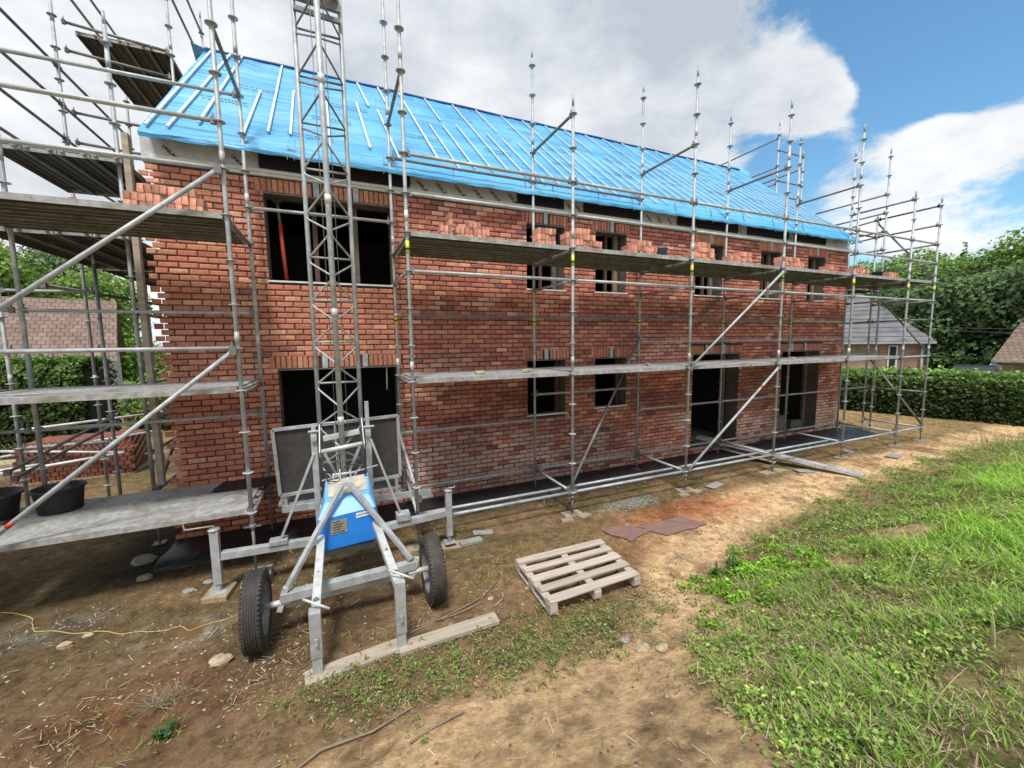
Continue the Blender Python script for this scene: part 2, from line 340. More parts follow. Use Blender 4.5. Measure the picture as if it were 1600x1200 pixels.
# cloud shading
cn2 = N.new('ShaderNodeTexNoise'); cn2.inputs['Scale'].default_value = 3.1; cn2.inputs['Detail'].default_value = 8; cn2.inputs['Roughness'].default_value = .58; L.new(mp.outputs[0], cn2.inputs[0])
sh = math_('ADD', math_('ADD', math_('MULTIPLY', cn2.outputs['Fac'], 1.5), -.2), blob((.44, .69, .62), 22, -.22)); sh = math_('ADD', sh, blob((.62, .60, .50), 60, -.10)); sh = math_('ADD', sh, blob((-.1, .87, .42), 14, .10))
sh = math_('ADD', sh, blob((.9, .33, .22), 14, .2))
cr_ = N.new('ShaderNodeValToRGB'); e = cr_.color_ramp.elements; e[0].position = .28; e[1].position = .74; e[0].color = (5.3, 5.9, 6.7, 1); e[1].color = (10.0, 10.2, 10.4, 1); L.new(sh, cr_.inputs[0])
tint = N.new('ShaderNodeMix'); tint.data_type = 'RGBA'; tint.blend_type = 'MULTIPLY'; tint.inputs[0].default_value = 1; L.new(sky.outputs[0], tint.inputs[6]); tint.inputs[7].default_value = (1.12, 1.62, 1.75, 1)
mxs = N.new('ShaderNodeMix'); mxs.data_type = 'RGBA'; L.new(cm.outputs[0], mxs.inputs[0]); L.new(tint.outputs[2], mxs.inputs[6]); L.new(cr_.outputs[0], mxs.inputs[7])
L.new(mxs.outputs[2], bg.inputs['Color'])
scene.view_settings.view_transform = 'Standard'; scene.view_settings.look = 'None'; scene.view_settings.exposure = 0
# ------------------------------------------------------------------ ground
_gx = np.array([-30, .9, 1.4, 2.0, 2.6, 3.7, 5.3, 8, 10.5, 13, 18, 40.]); _gy = np.array([-9, -5.0, -3.9, -3.2, -2.75, -2.2, -1.8, -1.4, -1.0, -.65, -.4, -1.])
def gedge(x): return np.interp(x, _gx, _gy)
def hgt(x, y):
    x = np.asarray(x, dtype=float); y = np.asarray(y, dtype=float)
    yb = -2.25 + .7 * sst(2, 6, x)
    bank = sst(0, 3.9, yb - y) * 1.25 * (1 - .35 * sst(5, 16, x))
    h = -.4 + bank - .25 * sst(3, 12, y) * sst(-2, -6, x)
    h = h + .03 * (fbm(x + 9, y, .35, 3) - .5) * sst(.6, -.2, y) * sst(1.5, 10, x)
    h = h + .10 * (fbm(x, y, 1.6) - .5) * (sst(-1.0, -3, y) * .8 + .25) + .018 * (fbm(x, y, .25, 3) - .5)
    h = h + (.10 * (fbm(x, y + 3, .30, 4) - .45)) * np.clip(1.4 - 1.4 * np.hypot((x + 2.4) / 1.5, (y + 1.75) / .8), 0, 1)
    h = h + .05 * (fbm(x, y + 13, .16, 3) - .5) * np.clip(1.4 - 1.4 * np.hypot((x + .6) / 1.8, (y + 1.2) / 1.2), 0, 1)
    h = h + .035 * (fbm(x, y + 21, .12, 3) - .5) * sst(1, -1, y) * sst(12, 6, x)
    h = h - .28 * sst(40, 90, np.hypot(x, y))
    g = sst(gedge(x) + .1, gedge(x) - 1.2, y)
    return h + g * (.07 * fbm(x + 5, y, .6) + .16 * (fbm(x + 15, y + 2, .9, 3) - .45))
def axis(a, b, st, far):
    m = np.arange(a, b + 1e-6, st); out = [m]
    lo = []; hi = []; s_ = st; p = a
    while p > -far: s_ *= 1.18; p -= s_; lo.append(p)
    s_ = st; p = b
    while p < far: s_ *= 1.18; p += s_; hi.append(p)
    return np.concatenate([np.array(lo[::-1]), m, np.array(hi)])
gx = axis(-7, 17, .06, 900); gy = axis(-7, 3.2, .05, 900)
GX, GY = np.meshgrid(gx, gy, indexing='ij'); GZ = hgt(GX, GY)
def mixc(c, d, t): return c * (1 - t[..., None]) + np.array(d) * t[..., None]
def ell(x, y, cx, cy_, rx, ry): return np.clip(1.6 - 1.6 * np.hypot((x - cx) / rx, (y - cy_) / ry), 0, 1)
n1 = fbm(GX, GY, 2.2); n2 = fbm(GX + 31, GY, .7); n3 = fbm(GX, GY + 77, .22, 3)
C = np.zeros(GX.shape + (3,)) + np.array([.205, .140, .085])
C = mixc(C, [.115, .082, .050], sst(.45, .62, n1) * .7)
C = mixc(C, [.10, .088, .042], sst(-2.0, .4, GY) * (.25 + .6 * sst(.4, .6, n2)))
path = sst(.55, 0, np.abs(GY - np.interp(GX, [-6, -1, 1, 2.1, 2.9, 4, 6, 9, 14], [-3.1, -3.3, -3.35, -2.95, -1.9, -1.45, -1.0, -.75, -.6])) - .25 + .3 * (n2 - .5))
C = mixc(C, [.54, .39, .245], path * .95)
C = mixc(C, [.45, .33, .205], sst(-2.4, -3.3, GY) * sst(.28, .5, n2 * .5 + n1 * .5) * .92)
C = mixc(C, [.36, .125, .06], ell(GX, GY, 4.6, -.75, 2.0, .62) * .6); C = mixc(C, [.30, .15, .085], ell(GX, GY, 2.9, -1.3, .9, .5) * .5)
C = mixc(C, [.07, .05, .033], ell(GX, GY, -.9, -1.1, 1.2, 1.0) * .6 * sst(.35, .6, n2 + .1)); C = mixc(C, [.17, .07, .035], ell(GX, GY, -2.6, -1.6, .7, .5) * .6 * n2 * 1.6)
C = mixc(C, [.02, .018, .015], sst(.35, .9, GY) * sst(3.2, 2.0, GY) * sst(-4.6, -3.5, GX) * sst(13.6, 13, GX) * .85)  # near-black strip beneath the scaffold: its shade put into the soil colour
C = mixc(C, [.16, .17, .15], ell(GX, GY, 3.8, -.02, .95, .22) * sst(.42, .56, n3) * .8); C = mixc(C, [.14, .14, .13], ell(GX, GY, -3.9, -.05, .8, .5) * sst(.42, .56, n3) * .6)
C = mixc(C, [.27, .27, .25], ell(GX, GY, -2.6, -.75, .8, .4) * sst(.45, .58, n3) * .6)
C = mixc(C, [.085, .105, .035], sst(.0, -.8, GY - gedge(GX)) * sst(.3, .55, n2) * .75)
C = mixc(C, [.34, .24, .13], sst(9, 15, GX) * sst(-1.2, .5, GY) * .45)
far = sst(22, 30, np.hypot(GX, GY)); C = mixc(C, [.10, .15, .045], far)
C = mixc(C, [.16, .10, .06], ell(GX, GY, 12, -.6, 3.2, .8) * sst(.4, .6, n2) * .8)
C = mixc(C, [.06, .038, .025], sst(.55, .66, n3) * sst(.4, .55, n2) * .55)
C = mixc(C, [.10, .055, .032], ell(GX, GY, -2.5, -1.85, 1.1, .6) * sst(.4, .6, n3) * .9)
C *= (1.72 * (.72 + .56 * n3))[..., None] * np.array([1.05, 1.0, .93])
nx, ny = GX.shape; idx = np.arange(nx * ny).reshape(nx, ny)
F = np.stack([idx[:-1, :-1], idx[1:, :-1], idx[1:, 1:], idx[:-1, 1:]], -1).reshape(-1, 4)
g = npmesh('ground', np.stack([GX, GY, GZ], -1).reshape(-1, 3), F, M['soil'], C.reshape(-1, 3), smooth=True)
tag(g, kind='structure')
def gz(x, y): return float(hgt(x, y))
# ------------------------------------------------------------------ vegetation as blades
def blades(name, X, Y, H, Wd, C0, lean=.5, seg=3, z0=None, label=None, cat='grass', curl=.5):
    n = len(X); Z = hgt(X, Y) - .01 if z0 is None else z0
    az = RNG.random(n) * 2 * math.pi; ln = lean * (.3 + RNG.random(n)) * H
    sdx, sdy = -np.sin(az), np.cos(az); ldx, ldy = np.cos(az), np.sin(az)
    tw = RNG.random(n) * 3.1; sdx = np.cos(tw); sdy = np.sin(tw)
    V_ = np.zeros((n, seg * 2 + 2, 3)); Cc = np.zeros((n, seg * 2 + 2, 3))
    for k in range(seg + 1):
        t = k / seg; wk = Wd * (1 - t ** 1.6) * .5 * (1 if k else .7) + .0006
        cx = X + ldx * ln * t ** (1 + curl); cy2 = Y + ldy * ln * t ** (1 + curl); cz = Z + H * (t - .25 * t * t)
        for j, sg in enumerate((-1, 1)):
            V_[:, 2 * k + j, 0] = cx + sg * sdx * wk; V_[:, 2 * k + j, 1] = cy2 + sg * sdy * wk; V_[:, 2 * k + j, 2] = cz
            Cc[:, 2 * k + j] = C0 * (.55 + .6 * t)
    base = np.arange(n)[:, None] * (seg * 2 + 2)
    Fq = np.concatenate([base + np.array([[2 * k, 2 * k + 1, 2 * k + 3, 2 * k + 2]]) for k in range(seg)], 0)
    o = npmesh(name, V_.reshape(-1, 3), Fq, M['grass'], Cc.reshape(-1, 3))
    return tag(o, label, cat, kind='stuff')
def leafcards(P, S, Nrm, C0, asp=1.0):
    """leaf-like rhombus cards"""
    n = len(P); a = RNG.normal(size=(n, 3)); t = np.cross(Nrm, a); t /= np.linalg.norm(t, axis=1)[:, None] + 1e-9; b = np.cross(Nrm, t)
    S = S[:, None]; fold = Nrm * S * .12
    V_ = np.stack([P - t * S * .5, P + b * S * .27 * asp + fold, P + t * S * .5, P - b * S * .27 * asp + fold], 1)
    Fq = np.arange(n * 4).reshape(n, 4); return V_.reshape(-1, 3), Fq, np.repeat(C0, 4, 0)
def scatter(n, x0, x1, y0, y1, dens):
    X = RNG.random(n) * (x1 - x0) + x0; Y = RNG.random(n) * (y1 - y0) + y0
    k = RNG.random(n) < dens(X, Y); return X[k], Y[k]
greens = np.array([[.36, .56, .10], [.44, .64, .11], [.27, .44, .09], [.60, .72, .18], [.66, .62, .30], [.19, .34, .07]])
def pick(n, pal, p): return pal[RNG.choice(len(pal), n, p=p)] * (.75 + .5 * RNG.random((n, 1)))
def dg(x, y):
    e = sst(.35, -1.0, y - gedge(x) + 1.1 * (fbm(x, y, .6) - .5)); return e * (.10 + .90 * sst(.36, .55, fbm(x + 3, y + 8, .6))) 
# bank: near, mid, far with falling density
Xs, Ys = [], []
for n, (x0, x1, y0, y1) in ((45000, (0.5, 4, -5.8, -2.0)), (60000, (0.6, 6, -6.5, -1)), (75000, (3, 12, -6.5, -.3)), (60000, (8, 26, -9, .2))):
    X, Y = scatter(n, x0, x1, y0, y1, dg); Xs.append(X); Ys.append(Y)
X = np.concatenate(Xs); Y = np.concatenate(Ys); d = np.hypot(X + .95, Y + 5.6)
lush = sst(-.6, -1.8, Y - gedge(X)) * sst(2.0, 5.5, X) 
H = (.03 + .075 * RNG.random(len(X)) ** 1.5) * (1 + .75 * lush) * (.35 + 2.2 * np.clip(fbm(X + 2, Y, .38, 3) - .22, 0, 1)) * (1 + .1 * np.clip(d - 6, 0, 10) * .5)
C0 = pick(len(X), greens, [.27, .26, .15, .14, .12, .06]); C0 = C0 * (.88 + .34 * lush[:, None]) * np.array([.84, 1.02, .72]); dry = RNG.random(len(X)) < .33 * (1 - lush)
C0[dry] = np.array([.55, .46, .30]) * (.7 + .5 * RNG.random((dry.sum(), 1)))
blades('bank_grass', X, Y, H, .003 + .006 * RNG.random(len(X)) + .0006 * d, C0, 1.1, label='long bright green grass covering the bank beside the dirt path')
def dd_(x, y): return np.clip(.9 * ell(x, y, 15, .6, 5, 1.6) * sst(.35, .6, fbm(x, y, .6)) + .8 * ell(x, y, 2.3, -3.7, 1.3, .8) + .5 * sst(.5, 0, np.abs(y - gedge(x) - .05)) * sst(9, 6, x) * sst(.4, .6, fbm(x, y, .4)), 0, 1) * sst(1.9, 1.2, y)
X, Y = scatter(60000, .8, 19, -5, 2, dd_); dd2 = np.hypot(X + .95, Y + 5.6)
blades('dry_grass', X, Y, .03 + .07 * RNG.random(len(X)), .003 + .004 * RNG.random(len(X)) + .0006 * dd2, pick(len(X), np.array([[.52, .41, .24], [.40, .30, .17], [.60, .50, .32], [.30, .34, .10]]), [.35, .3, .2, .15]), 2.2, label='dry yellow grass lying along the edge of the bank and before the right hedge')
kx, ky = scatter(2600, 1.5, 16, -5.6, -.6, lambda x, y: sst(0, -.5, y - gedge(x)) * sst(.45, .62, fbm(x + 50, y, .5)))
blades('tall_stems', kx, ky, .16 + .26 * RNG.random(len(kx)), .006 + .0008 * np.hypot(kx + .95, ky + 5.6), pick(len(kx), np.array([[.50, .58, .22], [.62, .58, .34], [.36, .50, .14]]), [.4, .3, .3]), .5, seg=4, label='taller stalks of seeding grass standing out of the bank')
# broad-leaved weeds: clusters of leaf cards
def weeds(name, centres, label, pal, leaf=(.02, .05), per=60):
    Ps, Ss, Ns, Cs = [], [], [], []
    for (cx, cy_, r, h, n) in centres:
        a = RNG.random(n) * 6.283; rr = r * np.sqrt(RNG.random(n)); x = cx + rr * np.cos(a); y = cy_ + rr * np.sin(a)
        z = hgt(x, y) + h * RNG.random(n) * (1 - (rr / r) ** 2 * .6)
        nr = RNG.normal(size=(n, 3)) * .55; nr[:, 2] += 1; nr /= np.linalg.norm(nr, axis=1)[:, None]
        Ps.append(np.stack([x, y, z], 1)); Ns.append(nr); Ss.append(leaf[0] + (leaf[1] - leaf[0]) * RNG.random(n))
        tone = ((.6 + .6 * (z - hgt(x, y)) / max(h, .01)) * random.uniform(.7, 1.25))[:, None]; Cs.append(pick(n, pal, np.full(len(pal), 1 / len(pal))) * tone)
    v, f, c = leafcards(np.concatenate(Ps), np.concatenate(Ss), np.concatenate(Ns), np.concatenate(Cs), 1.1)
    return tag(npmesh(name, v, f, M['leaf'], c), label, 'weeds', kind='stuff')
pal_w = np.array([[.27, .46, .09], [.36, .56, .11], [.44, .58, .16], [.19, .34, .07]])
cs = []
for _ in range(4200):
    x = .9 + 15 * random.random() ** 1.6; y = random.uniform(-6, -1)
    if y < gedge(x) + .25 * random.random() and float(fbm(x, y, .5)) > .42:
        cs.append((x, y, random.uniform(.05, .16), random.uniform(.03, .12), random.randint(14, 46)))
weeds('bank_weeds', cs, 'leafy low weeds mixed into the grass bank', np.vstack([pal_w, [[.50, .68, .14], [.52, .58, .22]]]), (.012, .048))
cs = [(3.65 + random.gauss(0, .55), -2.62 + random.gauss(0, .22), random.uniform(.06, .14), random.uniform(.05, .12), 60) for _ in range(60)]
weeds('clover_patch', cs, 'bright yellow green patch of broad leaves at the edge of the grass bank', np.array([[.32, .58, .06], [.38, .62, .08], [.24, .48, .05]]), (.03, .06))
cs = []
for _ in range(640):
    t = random.random(); k = random.random()
    if k < .45: x, y = random.gauss(.1, .65), random.gauss(-2.36, .26)
    elif k < .8: x, y = random.gauss(1.35, .5), random.gauss(-2.45, .25)
    else: x, y = random.gauss(-.9, .35), random.gauss(-2.15, .14)
    cs.append((x, y, random.uniform(.02, .11), random.uniform(.02, .10), random.randint(6, 32)))
weeds('ground_weeds', cs, 'small green weeds growing along the dirt in front of the timber plank and pallet', np.array([[.25, .42, .09], [.34, .50, .12], [.44, .48, .20], [.19, .32, .07], [.42, .33, .18], [.30, .2, .12]]), (.010, .032))
def dw(x, y):
    n = sst(.42, .6, fbm(x, y, .45))
    a = ell(x, y, .3, -2.3, 1.5, .5) + ell(x, y, 1.5, -2.4, .9, .45) + ell(x, y, -1.1, -2.1, .7, .35) + .4 * ell(x, y, .9, -.9, 2.5, .7) + .5 * ell(x, y, -2.2, -2.05, .35, .2) + .35 * ell(x, y, -2.5, -1.9, 1.1, .5) + .5 * ell(x, y, -.8, -1.6, .8, .3)
    return np.clip(a, 0, 1) * n
X, Y = scatter(60000, -4.5, 4, -4, 0, dw); C0 = pick(len(X), np.vstack([greens, [[.36, .29, .17], [.25, .16, .09]]]), [.16, .17, .13, .12, .12, .05, .17, .08])
blades('dirt_grass', X, Y, .02 + .055 * RNG.random(len(X)), .003 + .004 * RNG.random(len(X)), C0, 1.2, label='thin short grass sprouting in patches on the brown dirt')
# dry straw and leaf litter
def dl(x, y): return np.clip(.10 + .6 * ell(x, y, 1.9, -4.1, 1.6, 1.1) + .5 * ell(x, y, 3.4, -2.7, 1.4, .5) + 1.1 * ell(x, y, 2.6, -3.4, 1.5, 1.0) + .5 * ell(x, y, -2.2, -1.7, 1.3, .6) + .3 * ell(x, y, -1, -1.4, 1.3, .6) + .5 * ell(x, y, 1.2, -2.4, 1.5, .5) + .4 * ell(x, y, 3, -2.3, 1, .5) + .8 * ell(x, y, 12, -.2, 3, .8), 0, 1) * sst(.33, .6, fbm(x, y + 40, .5)) * sst(.5, -.3, y)
X, Y = scatter(90000, -5, 15, -5.4, .6, dl); n = len(X); a = RNG.random(n) * 6.283; ln = .015 + .05 * RNG.random(n) ** 2; wd = .0012 + .002 * RNG.random(n)
Zc = hgt(X, Y) + .008 + .015 * RNG.random(n); tl = RNG.normal(size=n) * .25
dx, dy = np.cos(a) * ln, np.sin(a) * ln; px, py = -np.sin(a) * wd, np.cos(a) * wd
V_ = np.stack([np.stack([X - dx - px, Y - dy - py, Zc - ln * tl], 1), np.stack([X + dx - px, Y + dy - py, Zc + ln * tl], 1), np.stack([X + dx + px, Y + dy + py, Zc + ln * tl], 1), np.stack([X - dx + px, Y - dy + py, Zc - ln * tl], 1)], 1)
pl = np.array([[.52, .42, .28], [.40, .29, .18], [.26, .15, .085], [.60, .52, .38], [.17, .11, .07]])
tag(npmesh('straw_litter', V_.reshape(-1, 3), np.arange(n * 4).reshape(n, 4), M['litter'], np.repeat(pick(n, pl, [.25, .25, .2, .12, .18]), 4, 0)), 'dry straw and stalks strewn over the dirt', 'straw', kind='stuff')
X, Y = scatter(70000, -5, 12, -4.8, .6, lambda x, y: dl(x, y) * .6 + .05); n = len(X)
nr = RNG.normal(size=(n, 3)) * .35; nr[:, 2] += 1; nr /= np.linalg.norm(nr, axis=1)[:, None]
v, f, c = leafcards(np.stack([X, Y, hgt(X, Y) + .009], 1), .008 + .03 * RNG.random(n) ** 2, nr, pick(n, np.array([[.30, .19, .11], [.20, .11, .065], [.45, .36, .24], [.13, .085, .055], [.36, .17, .10]]), [.25, .25, .15, .2, .15]), 1.2)
tag(npmesh('leaf_litter', v, f, M['litter'], c), 'brown dead leaves and bark chips scattered on the dirt', 'leaf litter', kind='stuff')
# gravel chips
_ico = [(0, 0, 1), (.9, 0, .2), (.28, .85, .25), (-.72, .53, .15), (-.72, -.53, .2), (.28, -.85, .2), (0, 0, -.6)]
_if = [(0, 1, 2), (0, 2, 3), (0, 3, 4), (0, 4, 5), (0, 5, 1), (6, 2, 1), (6, 3, 2), (6, 4, 3), (6, 5, 4), (6, 1, 5)]
def pebbles(name, X, Y, S, C0, label, cat):
    n = len(X); b = np.array(_ico)[None] * (1 + .35 * RNG.normal(size=(n, 7, 3))) ; a = RNG.random(n) * 6.28; ca, sa = np.cos(a)[:, None], np.sin(a)[:, None]
    x = b[..., 0] * ca - b[..., 1] * sa; y = b[..., 0] * sa + b[..., 1] * ca; z = b[..., 2] * .6
    P = np.stack([X[:, None] + x * S[:, None], Y[:, None] + y * S[:, None], hgt(X, Y)[:, None] + (z + .25) * S[:, None]], -1)
    Fq = (np.arange(n)[:, None, None] * 7 + np.array(_if)[None]).reshape(-1, 3)
    return tag(npmesh(name, P.reshape(-1, 3), Fq, M['litter'], np.repeat(C0, 7, 0)), label, cat, kind='stuff')
X, Y = scatter(60000, -5, 14, -4.8, .9, lambda x, y: .10 + .5 * ell(x, y, -2.4, -1.4, 1.5, .9) + .3 * ell(x, y, -1, .3, 3, .6) + .3 * ell(x, y, 6, -.5, 2, .5))
pebbles('small_stones', X, Y, .003 + .016 * RNG.random(len(X)) ** 4, pick(len(X), np.array([[.45, .38, .27], [.30, .22, .14], [.42, .41, .37], [.3, .13, .08]]), [.35, .35, .2, .1]), 'small pebbles and crumbs of stone scattered on the dirt', 'stones')
X, Y = scatter(3500, 2.7, 4.9, -.35, .3, lambda x, y: ell(x, y, 3.8, -.02, 1.0, .25) * sst(.35, .6, fbm(x, y, .3)))
X2, Y2 = scatter(3000, -5.5, -1.5, -1.3, .5, lambda x, y: (ell(x, y, -3.9, -.05, .8, .45) + ell(x, y, -2.5, -.75, .9, .35)) * .6 * sst(.42, .6, fbm(x, y, .3)))
X = np.concatenate([X, X2]); Y = np.concatenate([Y, Y2])
pebbles('grey_gravel', X, Y, .006 + .010 * RNG.random(len(X)), pick(len(X), np.array([[.26, .29, .27], [.34, .35, .32], [.18, .2, .19]]), [.4, .3, .3]), 'patches of grey gravel chips spilled on the dirt', 'gravel')
# individual weeds
for (x, y, h, lb) in ((3.4, -2.35, .34, 'tall dark green thistle like weed beside the dirt path'), (3.18, -2.3, .22, 'shorter dark weed just left of the tall thistle like weed'), (-2.28, -2.05, .12, 'dark green tussock alone on the dirt at lower left'), (6.9, -2.25, .42, 'wispy pale tall weed standing in the grass bank')):
    Ps = []; mb = MB(); z = gz(x, y)
    for k in range(7 if h > .2 else 12):
        a = random.uniform(0, 6.28); r = random.uniform(.02, .10); hh = h * random.uniform(.5, 1)
        p0 = V((x + .02 * math.cos(a), y + .02 * math.sin(a), z)); p1 = V((x + r * math.cos(a), y + r * math.sin(a), z + hh)); mb.path([p0, (p0 + p1) / 2 + V((0, 0, .01)), p1], [.004, .003, .0015], 5)
        for j in range(26):
            t = random.uniform(.1, 1); q = p0.lerp(p1, t); an = random.uniform(0, 6.28); l = random.uniform(.03, .06) * (1.25 - t)
            dd = V((math.cos(an), math.sin(an), random.uniform(.1, .9))).normalized(); sdv = dd.cross(V((0, 0, 1))).normalized() * l * .14
            mb.add([q, q + dd * l * .5 + sdv, q + dd * l, q + dd * l * .5 - sdv], [(0, 1, 2, 3)], 1)
    pl_ = (.34, .42, .20) if h > .4 else (.055, .13, .035)
    mm = M.get('weed%s' % (h > .4)) or mat('weed_green', pl_, .7, 0, .3, 20, 0); M['weed%s' % (h > .4)] = mm
    tag(mb.build('weed', [mm, mm]), lb, 'weed')
# ------------------------------------------------------------------ the house
YW = 1.65; XL, XR = -3.28, 13.18; YB = 9.15; ZB, ZT = -.42, 5.04
EY, EZ, RY, RZ = 1.35, 5.34, 5.4, 8.80
slope = (RZ - EZ) / (RY - EY)
def rz_(y): return EZ + (y - EY) * slope
house = empty('brick_house', (5, YW, -.4), 'unfinished two storey red brick house with blue roof membrane behind the scaffold', 'house')
# openings: x0,x1,z0,z1, number of grey lintel brackets, sill
OPEN = [(-1.83, .02, 3.50, 4.83, (-1.10, -.52), 1), (-1.80, .02, .05, 2.15, (-1.12, -.50), 0),
        (2.56, 3.40, 3.55, 4.83, (2.98,), 1), (4.17, 4.98, 3.55, 4.83, (4.58,), 1), (7.03, 7.95, 3.58, 4.83, (7.5,), 1), (9.34, 10.12, 3.58, 4.83, (9.73,), 1), (11.3, 12.08, 3.58, 4.83, (11.7,), 1),
        (2.55, 3.43, 1.02, 2.17, (2.98,), 1), (4.18, 5.02, 1.06, 2.17, (4.6,), 1), (7.05, 8.68, -.18, 2.18, (7.5, 8.1), 0), (10.4, 12.1, -.15, 2.18, (10.8, 11.4), 0)]
SOLD = .21
pal_b = [(.28, .095, .065), (.31, .125, .085), (.23, .072, .053), (.26, .085, .062), (.18, .06, .052), (.37, .19, .135), (.30, .11, .075), (.14, .065, .065)]
wts = [.2, .18, .14, .19, .06, .09, .12, .02]
def brick_at(mb, x0, x1, z0, z1, y, col):
    j = lambda a: random.uniform(-a, a)
    x0 += j(.003); x1 += j(.003); z0 += j(.003); z1 += j(.003); d = .018 + j(.006); e = .012
    a = [(x0, y, z0), (x1, y, z0), (x1, y, z1), (x0, y, z1)]
    b = [(x0 + .001, y - d * .45, z0 + .001), (x1 - .001, y - d * .45, z0 + .001), (x1 - .001, y - d * .45, z1 - .001), (x0 + .001, y - d * .45, z1 - .001)]
    b = [(p[0] + j(.0015), p[1], p[2] + j(.0015)) for p in b]
    c = [(x0 + e, y - d, z0 + e), (x1 - e, y - d, z0 + e), (x1 - e, y - d, z1 - e), (x0 + e, y - d, z1 - e)]
    c = [(p[0] + j(.003), p[1] + j(.0015), p[2] + j(.0025)) for p in c]
    fs = [(8, 9, 10, 11)] + [(i, (i + 1) % 4, 4 + (i + 1) % 4, 4 + i) for i in range(4)] + [(4 + i, 4 + (i + 1) % 4, 8 + (i + 1) % 4, 8 + i) for i in range(4)]
    mb.add(a + b + c, fs, 0, False, col)
def bcol(x, z):
    c = V(random.choices(pal_b, wts)[0]) * random.uniform(1.65, 2.3)
    if x < .3: c = c.lerp(V((.60, .29, .15)), .22 + random.uniform(-.15, .25))  # warmer bricks left of the long decks: sunlight put into the colour
    wh = float(fbm(x * .6, z + 3, .9)); ef = (.25 + max(0, (wh - .45) * 6)) * float(sst(1.15, .1, z)) * float(sst(-.5, .6, x))
    ef += .55 * math.exp(-((x - .95) / .4) ** 2 - ((z - 2.05) / .3) ** 2) + .45 * math.exp(-((x - 6) / .8) ** 2 - ((z - 2.3) / .3) ** 2)
    if random.random() < .8: c = c.lerp(V((.82, .60, .50)), min(.72, ef * random.uniform(.3, 1)))
    tone = .95 + .5 * float(fbm(x, z, 1.4))
    low_tone = 1 - .38 * float(sst(.45, .6, fbm(x * .7, z + 30, 1.1))) * float(sst(2.6, 1.8, z)) * float(sst(.2, 1.2, x))  # darker patches low on the wall, right of the large openings
    g_ = (c.x + c.y + c.z) / 3; c = c.lerp(V((g_, g_, g_)), .06)
    return tuple(min(1, v) for v in c * tone * low_tone)
mb = MB(); mt = MB(); PITCH_X, PITCH_Z = .235, .0865
rows = int((ZT - ZB) / PITCH_Z)
for r in range(rows):
    z0 = ZB + r * PITCH_Z; z1 = z0 + PITCH_Z - .014; zm = (z0 + z1) / 2
    blocked = []
    for (a, b, c, d, k, s_) in OPEN:
        if c - .02 < zm < d: blocked.append((a, b))
        elif d <= zm < d + SOLD: blocked.append((a - .10, b + .10))
    blocked.sort(); segs = []; x = XL
    for a, b in blocked: segs.append((x, a)); x = max(x, b)
    segs.append((x, XR))
    for sa, sb in segs:
        lo = sa
        if sa == XL and r % 2 == 0: lo = sa + .075           # toothed corner
        x = XL + (PITCH_X / 2 if r % 2 else 0) - PITCH_X
        while x < sb:
            a, b = max(x, lo), min(x + PITCH_X - .012, sb)
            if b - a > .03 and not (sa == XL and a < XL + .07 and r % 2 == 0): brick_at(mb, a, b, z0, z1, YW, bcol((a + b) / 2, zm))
            x += PITCH_X
for (a, b, c, d, ks, s_) in OPEN:                            # soldier courses
    z0 = d + .005; z1 = d + SOLD - .012; x = a - .10
    while x < b + .10 - .03:
        x1 = min(x + .066, b + .10); mid = (x + x1) / 2
        if all(abs(mid - k) > .07 for k in ks):
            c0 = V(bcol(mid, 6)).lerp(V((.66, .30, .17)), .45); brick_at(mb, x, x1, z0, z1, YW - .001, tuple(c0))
        x += .077
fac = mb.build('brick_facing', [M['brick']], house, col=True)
# mortar bed behind the bricks, with the openings left out
def wall_cells(mbx, y, x0, x1, z0, z1, opens, mi=0, th=.1):
    xs = sorted({x0, x1, *[v for o in opens for v in (o[0], o[1])]}); zs = sorted({z0, z1, *[v for o in opens for v in (o[2], o[3])]})
    for i in range(len(xs) - 1):
        for k in range(len(zs) - 1):
            cx, cz = (xs[i] + xs[i + 1]) / 2, (zs[k] + zs[k + 1]) / 2
            if any(o[0] < cx < o[1] and o[2] < cz < o[3] for o in opens): continue
            mbx.quad((xs[i], y, zs[k]), (xs[i + 1], y, zs[k]), (xs[i + 1], y, zs[k + 1]), (xs[i], y, zs[k + 1]), mi)
wall_cells(mt, YW - .003, XL + .22, XR - .001, ZB - .3, ZT, OPEN)
mt.build('mortar_bed', M['mortar'], house)
# inner leaf with reveals
mi_ = MB()
for (a, b, c, d, k, s_) in OPEN:
    y0, y1 = YW - .002, YW + .36; e = .0015
    mi_.quad((b, y0, c), (b, y1, c), (b, y1, d), (b, y0, d), 0); mi_.quad((a, y1, c), (a, y0, c), (a, y0, d), (a, y1, d), 0)
    mi_.quad((a, y0, d), (b, y0, d), (b, y1, d), (a, y1, d), 0); mi_.quad((a, y1, c), (b, y1, c), (b, y0, c), (a, y0, c), 0)
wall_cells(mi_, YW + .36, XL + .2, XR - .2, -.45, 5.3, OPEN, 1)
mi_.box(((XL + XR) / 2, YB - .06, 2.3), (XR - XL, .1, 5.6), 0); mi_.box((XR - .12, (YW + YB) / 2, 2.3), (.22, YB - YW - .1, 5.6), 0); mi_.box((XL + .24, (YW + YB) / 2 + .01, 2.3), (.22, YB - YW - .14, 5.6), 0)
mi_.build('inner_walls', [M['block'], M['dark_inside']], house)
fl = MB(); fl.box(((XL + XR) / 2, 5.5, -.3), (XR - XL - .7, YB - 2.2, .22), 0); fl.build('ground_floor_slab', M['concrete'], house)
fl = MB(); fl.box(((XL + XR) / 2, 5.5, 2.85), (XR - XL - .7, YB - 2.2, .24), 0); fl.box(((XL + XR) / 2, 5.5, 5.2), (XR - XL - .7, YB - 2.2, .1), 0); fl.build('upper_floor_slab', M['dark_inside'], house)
pt = MB()
